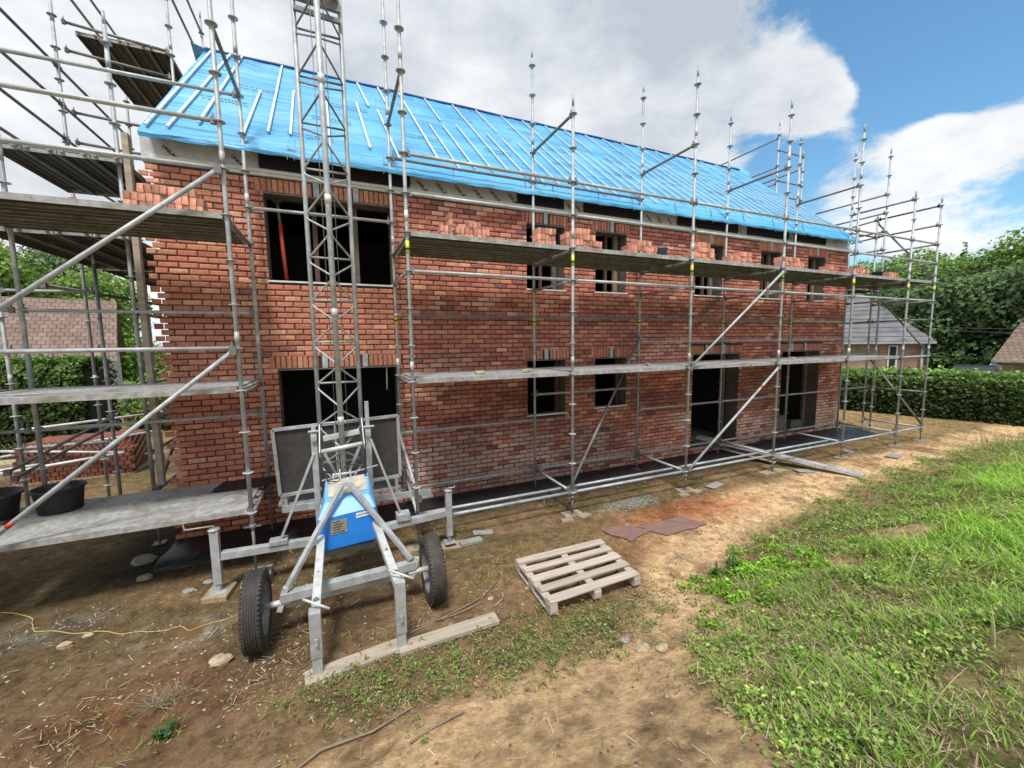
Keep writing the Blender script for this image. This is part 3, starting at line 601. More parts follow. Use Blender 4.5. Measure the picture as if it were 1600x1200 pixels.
for x in (.6, 6.0, 9.2): pt.box((x, 5.4, 2.3), (.15, 6.6, 5.2), 0)
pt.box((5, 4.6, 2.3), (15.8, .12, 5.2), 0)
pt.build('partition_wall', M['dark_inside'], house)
# gable walls: brick seen only from the side
gm = MB()
for x in (XL + .225, XR - .002):
    gm.add([(x, YW + .002, ZB - .3), (x, YB, ZB - .3), (x, YB, ZT), (x, RY, RZ - .2), (x, YW + .002, ZT)], [(0, 1, 2, 3, 4)], 0)
gm.quad((XL, YB, -.7), (XR, YB, -.7), (XR, YB, ZT), (XL, YB, ZT), 0)
o = gm.build('gable_wall', brickmat('gable_brick', (.30, .10, .06), (.22, .065, .04), (.09, .07, .055), 1, .224, .0815, .012), house); uvbox(o, 0)
# sills
for (a, b, c, d, ks, s_) in OPEN:
    if s_:
        sm = MB(); sm.box(((a + b) / 2 + .01, YW + .02, c + .012), (b - a + .06, .09, .026)); sm.build('window_sill', M['white'], house)
    for k in ks:
        kb = MB(); kb.box((k, YW - .006, d + .11), (.085, .03, .215)); kb.build('lintel_bracket', M['galv'], house)
    lt = MB(); lt.bar((a - .08, YW - .006, d - .012), (b + .08, YW - .006, d - .012), .02, .014); lt.build('lintel_edge', M['galv_dark'], house)
# frames and props in the openings
for (x, z0, z1, wd, y) in ((-1.16, 3.5, 4.83, .07, 1.95), (-.55, 3.5, 4.83, .10, 1.95), (2.98, 3.55, 4.83, .05, 1.9), (3.30, 3.55, 4.83, .09, 1.9), (4.6, 3.55, 4.83, .05, 1.9), (4.86, 3.55, 4.83, .10, 1.9), (7.55, 3.58, 4.83, .05, 1.9), (7.83, 3.58, 4.83, .1, 1.9), (9.75, 3.58, 4.83, .05, 1.9), (10.0, 3.58, 4.83, .1, 1.9), (11.7, 3.58, 4.83, .05, 1.9), (11.98, 3.58, 4.83, .1, 1.9), (8.46, -.18, 2.18, .09, 1.93), (11.95, -.15, 2.18, .12, 1.93), (3.36, 1.02, 2.17, .06, 1.9), (4.95, 1.06, 2.17, .06, 1.9)):
    q = MB(); q.box((x, y, (z0 + z1) / 2), (wd, .07, z1 - z0 - .004)); q.build('timber_upright', M['post_brown'] if wd < .09 else M['upright'] if x > 3.9 and wd > .095 and z0 > 3 else M['block'], house)
for c_, s_ in (((11.5, 1.9, -.02), (.5, .16, .25)), ((10.75, 1.86, .1), (.3, .2, .45))):
    q = MB(); q.box(c_, s_); tag(q.build('concrete_block', M['block'], bevel=.005), 'grey blocks standing ' + ('low inside' if s_[0] > .4 else 'upright at the left side of') + ' the right doorway', 'block')
pr_ = empty('steel_prop', (-1.62, 1.95, 3.5), 'rusty red steel prop standing in the large upper window', 'prop')
q = MB(); q.tube((-1.62, 1.95, 3.55), (-1.66, 1.95, 4.45), .03, 10); q.build('outer_tube', M['red'], pr_)
q = MB(); q.tube((-1.66, 1.95, 4.45), (-1.68, 1.95, 4.8), .022, 10); q.box((-1.68, 1.95, 4.8), (.12, .12, .01)); q.build('inner_tube', M['galv_dark'], pr_)
q = MB(); q.tube((-.14, 1.8, 2.14), (-.15, 1.8, 1.72), .012, 8); tag(q.build('hanging_strip', M['white']), 'short white strip hanging inside the large lower opening', 'strip')
# eaves: insulation band, boxes painted black as shaded gaps, eave edge
eb = MB(); eb.box(((XL + XR) / 2, YW + .04, 5.24), (XR - XL - .1, .10, .38), 0); eb.build('foil_insulation_band', M['foil'], house)
eb = MB(); eb.box(((XL + XR) / 2 + .1, YW + .005, 5.075), (XR - XL - .1, .07, .035), 0); eb.box(((XL + XR) / 2 + .1, YW + .008, 5.125), (XR - XL - .1, .075, .045), 0); eb.build('white_edge_strip', M['white'], house)
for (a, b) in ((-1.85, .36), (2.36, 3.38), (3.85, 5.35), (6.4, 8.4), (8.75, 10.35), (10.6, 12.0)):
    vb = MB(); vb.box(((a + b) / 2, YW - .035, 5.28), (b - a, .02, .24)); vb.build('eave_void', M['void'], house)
def text_obj(txt, size, org, ux, uy, m, name, parent, ext=0, sx=1.0):
    cu = bpy.data.curves.new('t', 'FONT'); cu.body = txt; cu.size = size; cu.extrude = ext; cu.offset = .002; cu.resolution_u = 2
    ob = bpy.data.objects.new('t', cu); COL.objects.link(ob); bpy.context.view_layer.update()
    me = bpy.data.meshes.new_from_object(ob.evaluated_get(bpy.context.evaluated_depsgraph_get())); bpy.data.objects.remove(ob)
    ux = V(ux).normalized(); uy = V(uy).normalized(); un = ux.cross(uy)
    off = parent.location if parent is not None else V((0, 0, 0))
    for v in me.vertices:
        c_ = v.co.copy(); v.co = V(org) + ux * c_.x * sx + uy * c_.y + un * c_.z - off
    me.materials.clear(); me.materials.append(m); o = bpy.data.objects.new(name, me); COL.objects.link(o)
    if parent is not None: o.parent = parent
    return o
xi = .45
while xi < 2.2:
    text_obj('UNILIN', .085, (xi, YW - .014, 5.30), (.72, 0, -.69), (.69, 0, .72), M['ink_dark'], 'printed_text', house); xi += .34
for xi in (3.45, 3.65, 5.5, 5.8, 6.1, 8.45, -3.0, -2.2, 10.4): text_obj('UNILIN', .06, (xi, YW - .014, 5.27), (.72, 0, -.69), (.69, 0, .72), M['ink_dark'], 'printed_text', house)
# roof membrane as a gently wavy sheet with a folded eave edge
xs = np.linspace(XL + .13, XR + .05, 300); ts = np.linspace(0, 1, 60)
Xr, Tr = np.meshgrid(xs, ts, indexing='ij'); Yr = EY + (RY - EY) * Tr
lift = .020 * (fbm(Xr * .25, Tr * 9, 1.0) - .5) + .008 * (fbm(Xr * .6, Tr * 30, .7) - .5) - .02 * np.abs(np.sin((Xr + .1) * math.pi / .45)) * .6
wav = .035 * (fbm(Xr, Tr * 0, .7, 3) - .5) * sst(.06, 0, Tr)
Zr = EZ + (Yr - EY) * slope + lift + wav; P = np.stack([Xr, Yr + wav, Zr], -1)
lip1 = P[:, 0, :].copy(); lip1[:, 2] -= .03; lip1[:, 1] -= .012; lip2 = P[:, 0, :].copy(); lip2[:, 2] -= .065 + .02 * fbm(xs, xs * 0, .3, 3); lip2[:, 1] += .005
P = np.concatenate([lip2[:, None], lip1[:, None], P], 1); back = P[:, -1:, :].copy()
bk = np.stack([np.stack([xs, np.full_like(xs, YB + .25), np.full_like(xs, EZ - .05)], 1)], 1); P = np.concatenate([P, bk], 1)
nx, ny = P.shape[:2]; idx = np.arange(nx * ny).reshape(nx, ny); F = np.stack([idx[:-1, :-1], idx[1:, :-1], idx[1:, 1:], idx[:-1, 1:]], -1).reshape(-1, 4)
roof = npmesh('roof_membrane', P.reshape(-1, 3), F, M['roof'], None, house, True)
us = MB(); us.quad((XL + .15, EY + .02, EZ - .06), (XR, EY + .02, EZ - .06), (XR, RY, RZ - .12), (XL + .15, RY, RZ - .12)); us.build('roof_underlay', M['void'], house)
rcp = MB(); rcp.path([(x, RY + .0, RZ + .02 + .008 * math.sin(x * 3)) for x in np.linspace(XL + .12, XR + .05, 60)], .03, 8); rcp.build('ridge_fold', mat('deep_blue_fold', (.012, .08, .26), .5, 0, .2), house)
fb = MB(); fb.quad((12.2, RY + .05, RZ), (13.25, RY + .05, RZ - .02), (13.4, RY + .2, RZ + .26), (12.35, RY + .1, RZ + .02)); fb.quad((13.25, RY + .05, RZ - .02), (13.3, RY - .4, RZ - .4), (13.45, RY - .2, RZ - .1), (13.4, RY + .2, RZ + .26)); fb.build('loose_membrane_flap', M['roof'], house)
fb = MB(); fb.quad((XL + .02, RY + .1, RZ - .1), (XL - .12, RY + .5, RZ - .25), (XL - .1, RY - .1, RZ + .03), (XL + .25, RY - .2, RZ - .12)); fb.build('loose_membrane_flap', M['roof'], house)
def rp(x, t, up_=.0):  # point on roof at slope fraction t
    y = EY + (RY - EY) * t; n = V((0, -slope, 1)).normalized(); return V((x, y, rz_(y))) + n * up_
bats = [(-3.02, -3.08, .97, .02), (-2.69, -2.86, .99, .03), (-2.48, -2.57, 1, .10), (-1.97, -2.02, .54, .05), (-1.72, -1.72, .99, .12), (-1.44, -1.42, .63, .13), (-.86, -.85, .57, .05), (-.14, -.04, .99, .63), (-.28, -.24, .64, .13), (.33, .40, .99, .62), (.12, .20, .60, .08)]
x = .82; k = 0
while x < 13.0:
    if k % 2 == 0: bats += [(x - .02, x + .06, .60 + random.uniform(-.06, .06), .07 + random.uniform(-.03, .07)), (x - .04, x + .0, .985, .64)] if k % 4 else [(x, x + .1, .985, .14)]
    else: bats.append((x, x + .08, .58 + random.uniform(-.05, .05), .06 + random.uniform(-.02, .06)))
    x += .345; k += 1
for (xa, xb, ta, tb) in bats:
    q = MB(); q.bar(rp(xa, ta, .03), rp(xb, tb, .03), .036 if xa < 1 else .024, .022, up=(0, -slope, 1)); q.build('batten', M['batten'], house)
wd_ = ['coramite', 'ceramite', 'coramite']
for ti, t in enumerate((.14, .345, .55, .75, .92)):
    xt = -3.1 + .35 * (ti % 3)
    tx = MB()
    while xt < 12.6:
        text_obj(wd_[ti % 3], .15, rp(xt, t, .034), (1, 0, -.004), V((0, 1, slope)), M['ink'], 'printed_text', house, sx=1.25)
        xt += 1.62
    tx.bar(rp(-3.1, t + .095, .030), rp(12.9, t + .097, .030), .007, .001, up=(0, -slope, 1)); tx.build('printed_line', M['ink'], house)
for i, x in enumerate((-1.45, -.10, 1.05, 2.42, 3.0, 4.05, 4.9, 6.1, 7.2, 8.3, 9.4, 10.6)):
    q = MB(); q.bar((x, EY - .02, EZ - .12), (x + .02, EY + .10, EZ + .22), .018, .006)
    if i < 2: q.bar((x + .09, EY - .02, EZ - .12), (x + .11, EY + .10, EZ + .25), .018, .006); q.bar((x, EY + .04, EZ + .05), (x + .1, EY + .04, EZ + .05), .012, .008)
    q.build('gutter_bracket', M['galv_dark'], house)
# dampproof membrane along the wall foot
xs = np.linspace(XL, XR + .6, 260); prof = [(YW - .02, -.385), (YW - .10, -.41), (YW - .35, -.40), (YW - .62, -.37), (YW - .82, -.385), (YW - .86, -.46)]
P = np.array([[(x, yy + .03 * (fbm(x, yy * 4, .5) - .5), zz + .055 + .07 * (fbm(x + 9, yy * 3, .45) - .5) + (.08 * float(sst(6, 12, x)) if i < 3 else 0)) for i, (yy, zz) in enumerate(prof)] for x in xs])
nx, ny = P.shape[:2]; idx = np.arange(nx * ny).reshape(nx, ny); F = np.stack([idx[:-1, :-1], idx[:-1, 1:], idx[1:, 1:], idx[1:, :-1]], -1).reshape(-1, 4)
dm = npmesh('plinth_membrane', P.reshape(-1, 3), F, M['membrane'], None, house, True)
# corner profile
q = MB(); q.bar((-3.36, 1.60, .55), (-3.36, 1.60, 5.35), .07, .09, up=(0, 1, 0)); tag(q.build('corner_board', M['wood_grey']), 'pale upright timber board fixed at the left corner of the brick wall', 'board')
# ------------------------------------------------------------------ scaffolding
PX = {'A': -2.0, 'B': 0, 'C': 2.579, 'D': 5.142, 'E': 7.716, 'F': 10.28, 'G': 12.718, 'H': 14.05, 'K': -4.57}
WI = 1.385
scaf = empty('facade_scaffold', (5, .7, -.4), 'galvanised tube scaffold with steel decks standing along the front brick wall', 'scaffold')
scL = empty('left_gable_scaffold', (-4.2, 5, -.4), 'galvanised tube scaffold rising around the left gable end', 'scaffold')
scR = empty('right_gable_scaffold', (14, 4, -.4), 'galvanised tube scaffold rising beyond the right gable end', 'scaffold')
R_ = .0243
def standard(par, x, y, z0, z1, tape=(), foot=True, off=0.0, tilt=0, dark=False, n=12, jack=True):
    q = MB(); mi = 1 if dark else 0
    q.tube((x, y, z0), (x, y, z1 - .18), R_, n, mi); q.tube((x, y, z1 - .18), (x, y, z1), R_ * .78, n, mi)
    z = math.ceil((z0 - off) / .5) * .5 + off
    while z < z1 - .1:
        q.lathe([(R_, -.006), (.045, -.006), (.061, -.004), (.061, .004), (.045, .006), (R_, .006)], (x, y, z), n=14, mi=mi)
        for a in range(4): q.box((x + .045 * math.cos(a * 1.57 + .78), y + .045 * math.sin(a * 1.57 + .78), z), (.012, .012, .014), 1)
        z += .5
    for t in tape: q.tube((x, y, t), (x, y, t + .17), R_ + .002, n, 2); q.tube((x, y, t + .05), (x, y, t + .08), R_ + .003, n, 3)
    zz = z0 + 2.2
    while zz < z1 - .4: q.tube((x, y, zz), (x, y, zz + .14), R_ + .003, n, 4 if random.random() < .4 else mi); zz += 2.0
    o = q.build('standard', [M['galv'], M['galv_dark'], M['yellow'], M['blacktape'], M['galv_light']], par)
    if foot:
        j = MB(); j.tube((x, y, gz(x, y) + .03), (x, y, z0), .017, 10); j.box((x, y, gz(x, y) + .035), (.15, .15, .006)); j.tube((x, y, z0 - .05), (x, y, z0 + .0), .035, 10); j.bar((x - .09, y, z0 - .03), (x + .09, y, z0 - .03), .015, .015)
        j.build('base_jack', M['galv_dark'], par)
    return o
def ledger(par, p, q_, name='ledger', r=.0235, heads=True, m='galv'):
    p = V(p); q_ = V(q_); d = (q_ - p).normalized(); q = MB(); q.tube(p + d * .07, q_ - d * .07, r, 10)
    if heads:
        for e, s in ((p, 1), (q_, -1)):
            c = e + d * s * .055; M3 = Matrix(((d.x, -d.y, 0), (d.y, d.x, 0), (0, 0, 1))) if abs(d.z) < .2 else None
            q.box(c, (.05, .042, .07), 1, M=M3); q.box(c + V((0, 0, .02)), (.012, .02, .12), 1, M=M3)
    return q.build(name, [M[m], M['galv_dark']], par)
def brace(par, p, q_, ends=True, m='galv', bands=True):
    p = V(p); q_ = V(q_); q = MB(); q.tube(p, q_, .0245, 10)
    for e in (p, q_): q.box(e, (.07, .05, .09), 1)
    if bands: q.tube(p.lerp(q_, .78), p.lerp(q_, .80), .026, 10, 2)
    return q.build('diagonal_brace', [M[m], M['galv_dark'], M['red']], par)
def planks(par, x0, x1, y0, y1, z, n, under='deck_under', rise=0, along='x', top='deck', hooks=True):
    wy = (y1 - y0) / n
    for i in range(n):
        a = y0 + i * wy + .006; b = y0 + (i + 1) * wy - .006; q = MB(); zz = z + random.uniform(-.003, .003); L0, L1 = x0 + .05, x1 - .05
        def pt(u, v, w_): return (u, v, w_) if along == 'x' else (v, u, w_)
        def bx(u0, u1, v0, v1, w0, w1, mi):
            vs = [pt(u, v, w_) for w_ in (w0, w1) for v in (v0, v1) for u in (u0, u1)]
            fs = [(0, 2, 3, 1), (4, 5, 7, 6), (0, 1, 5, 4), (2, 6, 7, 3), (0, 4, 6, 2), (1, 3, 7, 5)]
            if along != 'x': fs = [f[::-1] for f in fs]
            q.add(vs, fs, mi)
        bx(L0, L1, a, b, zz + .028, zz + .036, 0)                      # top sheet
        bx(L0, L1, a, a + .006, zz - .03, zz + .028, 0); bx(L0, L1, b - .006, b, zz - .03, zz + .028, 0)  # sides
        bx(L0, L1, a + .006, a + .03, zz - .03, zz - .024, 1); bx(L0, L1, b - .03, b - .006, zz - .03, zz - .024, 1)
        bx(L0 + .01, L1 - .01, a + .007, b - .007, zz + .018, zz + .027, 1)
        for g_ in (.33, .66): bx(L0 + .02, L1 - .02, a + (b - a) * g_ - .008, a + (b - a) * g_ + .008, zz + .004, zz + .018, 1)
        for u in (L0, L1):                                            # end caps with claws
            s_ = 1 if u == L0 else -1
            bx(min(u, u + s_ * .012), max(u, u + s_ * .012), a + .0065, b - .0065, zz - .028, zz + .017, 0)
            for v in (a + .05, b - .05): bx(min(u, u - s_ * .05), max(u, u - s_ * .05), v - .02, v + .02, zz + .0, zz + .02, 0)
        # perforation ribs
        ns = int((L1 - L0) / .12)
        for k in range(ns):
            u = L0 + .08 + k * .12
            for g_ in (.2, .5, .8): bx(u, u + .05, a + (b - a) * g_ - .007, a + (b - a) * g_ + .007, zz + .036, zz + .039, 0)
        q.build('deck_plank', [M[top], M[under]], par)
T_hi = (3.72,)
tops_o = {'A': 8.2, 'B': 8.4, 'C': 6.28, 'D': 7.3, 'E': 7.3, 'F': 7.32, 'G': 6.2, 'H': 6.25}
tops_i = {'A': 8.4, 'B': 8.6, 'C': 7.8, 'D': 7.78, 'E': 7.72, 'F': 7.72, 'G': 7.75, 'H': 6.2}
for k in 'ABCDEFGH':
    standard(scaf, PX[k], 0, .35 if k == 'A' else -.06, tops_o[k], T_hi if k not in 'A' else (), tape_z := True)
    standard(scaf, PX[k], WI, .35 if k == 'A' else (-.06), tops_i[k], (2.85,) if k in 'BCDEF' else ())
standard(scaf, -4.57, 0, .35, 6.6); standard(scaf, -4.47, WI, .55, 7.4, foot=False)
seq = 'BCDEFGH'
for a, b in zip(seq, seq[1:]):
    zs = (0, 3.5, 4.5, 5) if (a, b) != ('G', 'H') else (0, 3.5, 4.5, 5, 2.0)
    for z in zs: ledger(scaf, (PX[a], 0, z), (PX[b], 0, z), 'ledger' if z < 4.2 else 'guard_rail')
for a, b in zip('BCDE', 'CDEF'):
    if b != 'E' or 1: ledger(scaf, (PX[a], WI, 5.5), (PX[b], WI, 5.5), 'guard_rail', m='galv_dark') if a in 'BC' else None
    ledger(scaf, (PX[a], WI, 3.0), (PX[b], WI, 3.0), 'guard_rail', m='galv_dark')
    ledger(scaf, (PX[a], WI, 0), (PX[b], WI, 0), 'ledger')
    ledger(scaf, (PX[a], .28, -.02), (PX[b], .28, -.02), 'ledger', heads=False)
for a, b, z in (('B', 'C', 1.0), ('C', 'D', 1.5), ('D', 'E', 1.0), ('E', 'F', 1.0), ('D', 'E', 2.5), ('E', 'F', 2.5), ('F', 'G', 1.0), ('F', 'G', 2.5), ('F', 'G', 3.0), ('A', 'B', 4.5), ('F', 'G', 0)):
    ledger(scaf, (PX[a], WI, z), (PX[b], WI, z), 'guard_rail')
for k in 'BCDEFGH':
    for z in ((0, 3.5, 6) if k not in 'B' else (3.5, 6, .5)): ledger(scaf, (PX[k], 0, z), (PX[k], WI, z), 'transom', m='galv' if z < 5 else 'galv_dark')
for k in 'ABCDEFGH':
    for z in (1.96, 3.96): ledger(scaf, (PX[k], 0, z), (PX[k], WI, z), 'transom', m='galv_dark')
ledger(scaf, (-2, 0, 6), (-2, WI, 6), 'transom', m='galv_dark'); ledger(scaf, (-2, 0, .46), (-2, WI, .46), 'transom', m='galv_dark')
for z, y in ((4.5, 0), (5, 0), (2.5, 0), (6, WI), (3.0, WI), (1.5, WI)):
    ledger(scaf, (-2, y, z), (-4.5, y, z), 'guard_rail'); ledger(scaf, (-4.5, y, z), (-7.0, y, z), 'guard_rail')
ledger(scaf, (-3.0, 1.2, 6.98), (-5.6, 1.2, 6.98), 'guard_rail', m='galv_dark')
# hoist-side ties, brace set
brace(scaf, (PX['D'] + .04, -.05, .05), (PX['E'] - .04, -.05, 1.93)); brace(scaf, (PX['D'] + .04, -.05, 2.05), (PX['E'] - .04, -.05, 3.93))
brace(scaf, (-2.04, -.05, 4.47), (-4.57, -.05, 2.35)); brace(scaf, (-2.04, -.05, 2.47), (-4.57, -.05, .32))
brace(scaf, (PX['C'] - .03, .05, .02), (PX['D'] - .02, WI - .05, 2.6), m='galv_dark', bands=False)
brace(scaf, (-.03, WI - .05, 1.0), (.03, .05, .3)); brace(scaf, (0, WI - .1, .45), (0.05, .1, -.1), bands=False)
for (p, q_) in (((14.09, .0, .05), (14.09, WI, 1.95)), ((14.09, 0, 2.05), (14.09, WI, 3.95)), ((14.09, 0, 4.05), (14.09, WI, 5.9))): brace(scaf, p, q_, m='galv_dark', bands=False)
for z in (1.0, 3.0, 5.0, 5.5, 4.5, 6.0): ledger(scaf, (PX['H'], 0, z), (PX['H'], WI, z), 'guard_rail', m='galv_dark'); 
for z in (1.0, 5.0, 5.5): ledger(scaf, (PX['G'], WI, z), (PX['H'], WI, z), 'guard_rail', m='galv_dark')
# decks
xsd = [0, PX['C'], PX['D'], PX['E'], PX['F'], PX['G']]
for a, b in zip(xsd, xsd[1:]):
    planks(scaf, a, b, .03, WI - .03, 2.0, 4, 'deck'); planks(scaf, a, b, .03, WI - .03, 4.0, 4)
planks(scaf, PX['G'], PX['H'], .03, WI - .03, 4.0, 4)
for z in (.5, 2.0, 4.0):
    un = 'deck_under' if z == 4 else 'deck'
    planks(scaf, -4.54, -2, .03, WI - .03, z, 4, un); planks(scaf, -7.1, -4.54, .03, WI - .03, z, 4, un)
# left gable scaffold
for (x, y, z0, z1) in ((-3.5, 1.72, .0, 6.9), (-3.5, 4.42, -.1, 10.6), (-4.95, 4.0, -.3, 9.6), (-4.95, 6.6, -.3, 9.0), (-3.5, 6.9, -.3, 10.5), (-5.5, 3.0, -.2, 4.2), (-3.5, 3.1, .1, 5.4), (-4.35, 2.9, -.2, 4.0)):
    standard(scL, x, y, z0, z1, foot=z0 > -.25, n=10)
for z in (7.2, 6.6, 6.05, 5.5): ledger(scL, (-4.95, .4, z), (-4.95, 4.0, z), 'guard_rail', m='galv_dark'); ledger(scL, (-4.95, 4.0, z), (-4.95, 6.6, z), 'guard_rail', m='galv_dark')
for z in (8.72, 9.25): ledger(scL, (-4.95, 4.0, z), (-4.95, 6.6, z), 'guard_rail', m='galv_dark')
for z in (7.6, 9.23, 10.0): ledger(scL, (-3.5, 4.42, z), (-3.5, 6.9, z), 'guard_rail', m='galv_dark')
for z in (6.1, 6.6, 7.6, 8.05): ledger(scL, (-4.95, 4.2, z), (-3.5, 4.42, z), 'transom', m='galv_dark')
for z in (.4, 1.0, 1.45, 2.0, 3.0): ledger(scL, (-3.5, 1.72, z), (-3.5, 4.42, z), 'ledger'); 
for z in (1.0, 2.5, 3.4): ledger(scL, (-4.35, 2.9, z), (-5.5, 3.0, z), 'transom')
brace(scL, (-3.5, 1.72, .3), (-3.5, 4.4, 2.1), m='galv_dark', bands=False); brace(scL, (-5.4, 2.5, .75), (-4.2, 2.5, 1.45), m='galv_dark', bands=False); brace(scL, (-5.4, 2.62, .62), (-4.2, 2.6, 1.33), m='galv_dark', bands=False)
brace(scL, (-5.0, 3.0, 3.5), (-3.5, 6.9, 3.3), m='galv_dark', bands=False)
planks(scL, 4.5, 6.9, -4.9, -3.55, 8.1, 4, along='y'); planks(scL, 1.55, 3.3, -4.7, -3.42, 5.0, 4, along='y'); planks(scL, 1.5, 4.4, -4.9, -3.42, 4.0, 4, along='y'); planks(scL, 4.4, 6.9, -4.9, -3.42, 4.0, 4, along='y')
# right gable scaffold
for (x, y, z0, z1) in ((13.42, .9, -.1, 7.75), (13.42, 4.08, -.1, 9.95), (14.78, 4.08, -.1, 9.2), (14.78, 6.9, -.1, 9.0), (14.5, 2.6, -.1, 4.3)): standard(scR, x, y, z0, z1, n=10)
for z in (7.9, 8.45, 9.4): ledger(scR, (13.42, 4.08, z), (13.42, 8.2, z), 'guard_rail', m='galv_dark')
for z in (7.0, 7.5, 8.6): ledger(scR, (14.78, 4.08, z), (14.78, 6.9, z), 'guard_rail', m='galv_dark')
for z in (7.5, 8.0, 9.4): ledger(scR, (13.42, 4.08, min(z, 9)), (14.78, 4.08, min(z, 9)), 'transom', m='galv_dark')
for z in (5.0, 5.5, 6.0, 6.5): ledger(scR, (13.42, .9, z), (13.42, 4.08, z), 'guard_rail', m='galv_dark')
for z in (1.0, 3.0, 5.5, 6.0): ledger(scR, (14.05, WI, z), (14.78, 4.08, z), 'guard_rail', m='galv_dark')
planks(scR, 1.42, 4.08, 13.45, 14.7, 3.98, 4, along='y')
planks(scR, 1.42, 4.08, 13.45, 14.7, 1.98, 4, 'deck', along='y')
# rear scaffold tips above the ridge
scB = empty('rear_scaffold', (12, 10, -.4), 'few scaffold posts showing above the far slope of the blue roof', 'scaffold')
for (x, y, z1) in ((12.6, 9.6, 9.75), (-2.6, 9.6, 9.6)): standard(scB, x, y, -.1, z1, n=8, foot=False)
# pads under the feet: each board pile its own thing
pads = [('B', 0, 'left'), ('C', 0, ''), ('D', 0, ''), ('E', 0, ''), ('F', 0, ''), ('G', 0, ''), ('H', 0, ''), ('A', 0, '')]
where = {'B': 'first scaffold foot right of the lift', 'C': 'scaffold foot at the bottom of the leaning brace', 'D': 'scaffold foot just left of the left doorway', 'E': 'scaffold foot where the aluminium ramp crosses', 'F': 'scaffold foot at the right end of the brick wall', 'G': 'second last scaffold foot on the right', 'H': 'last scaffold foot on the far right', 'A': 'scaffold foot behind the left jack of the lift'}
for k, y, _ in pads:
    x = PX[k]; z = gz(x, y); q = MB()
    q.box((x, y, z + .012), (.34 if k != 'E' else .7, .20, .035), rz=random.uniform(-.2, .2)); 
    if k in 'CD': q.box((x + .16, y - .14, z), (.22, .12, .05), rz=.3); q.box((x - .2, y - .16, z), (.2, .1, .05), rz=-.2)
    tag(q.build('timber_pad', M['pad'], bevel=.004), 'timber pad under the ' + where[k], 'timber pad', 'timber pads under the scaffold feet')
# ------------------------------------------------------------------ stacks of bricks on the decks
def mk_brick_mesh(seed):
    rr = random.Random(seed); q = MB(); sx, sy_, sz = .066, .21, .10
    n = []
    for z in (-1, 1):
        for y in (-1, 1):
            for x in (-1, 1): n.append((x * sx / 2 + rr.uniform(-.003, .003), y * sy_ / 2 + rr.uniform(-.003, .003), z * sz / 2 + rr.uniform(-.003, .003)))
    q.add(n, [(0, 2, 3, 1), (4, 5, 7, 6), (0, 1, 5, 4), (2, 6, 7, 3), (0, 4, 6, 2), (1, 3, 7, 5)])
    o = q.build('brick', M['loose_brick'], bevel=.008); me = o.data; 
    bpy.context.view_layer.update(); me2 = bpy.data.meshes.new_from_object(o.evaluated_get(bpy.context.evaluated_depsgraph_get())); bpy.data.objects.remove(o); return me2
bmesh_ = [mk_brick_mesh(i) for i in range(6)]
def brick(x, y, z, label, group, rot=(0, 0, 0)):
    o = bpy.data.objects.new('brick', random.choice(bmesh_)); COL.objects.link(o); o.location = (x, y, z); o.rotation_euler = rot
    return tag(o, label, 'brick', group)
def stack(x0, x1, y, z, heights, label, group, lean0=0):
    n = int((x1 - x0) / .07)
    for i in range(n):
        hh = heights[min(len(heights) - 1, int(i / n * len(heights)))]
        for r in range(hh):
            if hh > 0: brick(x0 + i * .07 + .035 + random.uniform(-.004, .004), y + random.uniform(-.015, .015), z + .05 + r * .101, label, group, (random.uniform(-.03, .03), random.uniform(-.05, .05), random.uniform(-.04, .04)))
def tumble(x0, x1, y, z, n, label, group):
    for i in range(n):
        brick(random.uniform(x0, x1), y + random.uniform(-.12, .05), z + .05 + .06 * random.random() * (i % 3), label, group, (random.uniform(-.3, .3), random.choice((1.57, 1.2, .6)), random.uniform(-.6, .6)))
Z4 = 4.04
stack(-3.13, -2.33, .75, Z4, [3, 4, 4, 4, 4, 3], 'red brick in the tall stack on the upper deck at the left corner', 'bricks stacked on the upper deck at the left corner')
tumble(-3.72, -3.45, .7, Z4, 3, 'loose red brick left of the tall stack at the left corner deck', 'loose bricks at the left corner deck')
stack(.62, .88, .8, Z4, [3, 5], 'red brick in the stepped stack at the left end of the long upper deck', 'bricks stacked at the left end of the long upper deck'); stack(.88, 1.46, .8, Z4, [3, 4, 3], 'red brick in the stepped stack at the left end of the long upper deck', 'bricks stacked at the left end of the long upper deck')
stack(2.26, 2.62, .7, Z4, [4], 'red brick in the small square stack in front of the first small upper window', 'bricks stacked before the first small upper window')
stack(2.88, 3.68, .8, Z4, [4, 5, 5, 4, 3], 'red brick in the stack just left of the second small upper window', 'bricks stacked left of the second small upper window')
stack(4.25, 4.95, .8, Z4, [3, 4, 4, 3], 'red brick in the low stack beside the blue bucket', 'bricks stacked beside the blue bucket'); tumble(4.0, 4.25, .75, Z4, 3, 'red brick tumbled at the edge of the stack beside the blue bucket', 'bricks tumbled near the blue bucket')
stack(5.85, 6.55, .8, Z4, [3, 5, 5, 4], 'red brick in the stack just right of the third scaffold post', 'bricks stacked right of the third post')
stack(7.0, 7.75, .8, Z4, [3, 3, 4, 4], 'red brick in the long low heap under the third small upper window', 'bricks heaped under the third small upper window'); tumble(6.6, 7.0, .8, Z4, 4, 'red brick tumbled beside the heap under the third small upper window', 'bricks tumbled under the third small upper window')
stack(8.75, 9.65, .8, Z4, [4, 4, 4, 3], 'red brick in the tall stack between the last two small upper windows', 'bricks stacked between the last two upper windows')
stack(10.3, 11.0, .8, Z4, [2, 3, 2], 'red brick in the heap under the last small upper window', 'bricks heaped under the last small upper window'); tumble(10.9, 11.5, .8, Z4, 7, 'red brick tumbled near the right end of the wall', 'bricks tumbled near the right end of the wall')
stack(11.7, 12.35, .8, Z4, [3, 4, 3], 'red brick in the stack at the right end of the wall', 'bricks stacked at the right end of the wall')
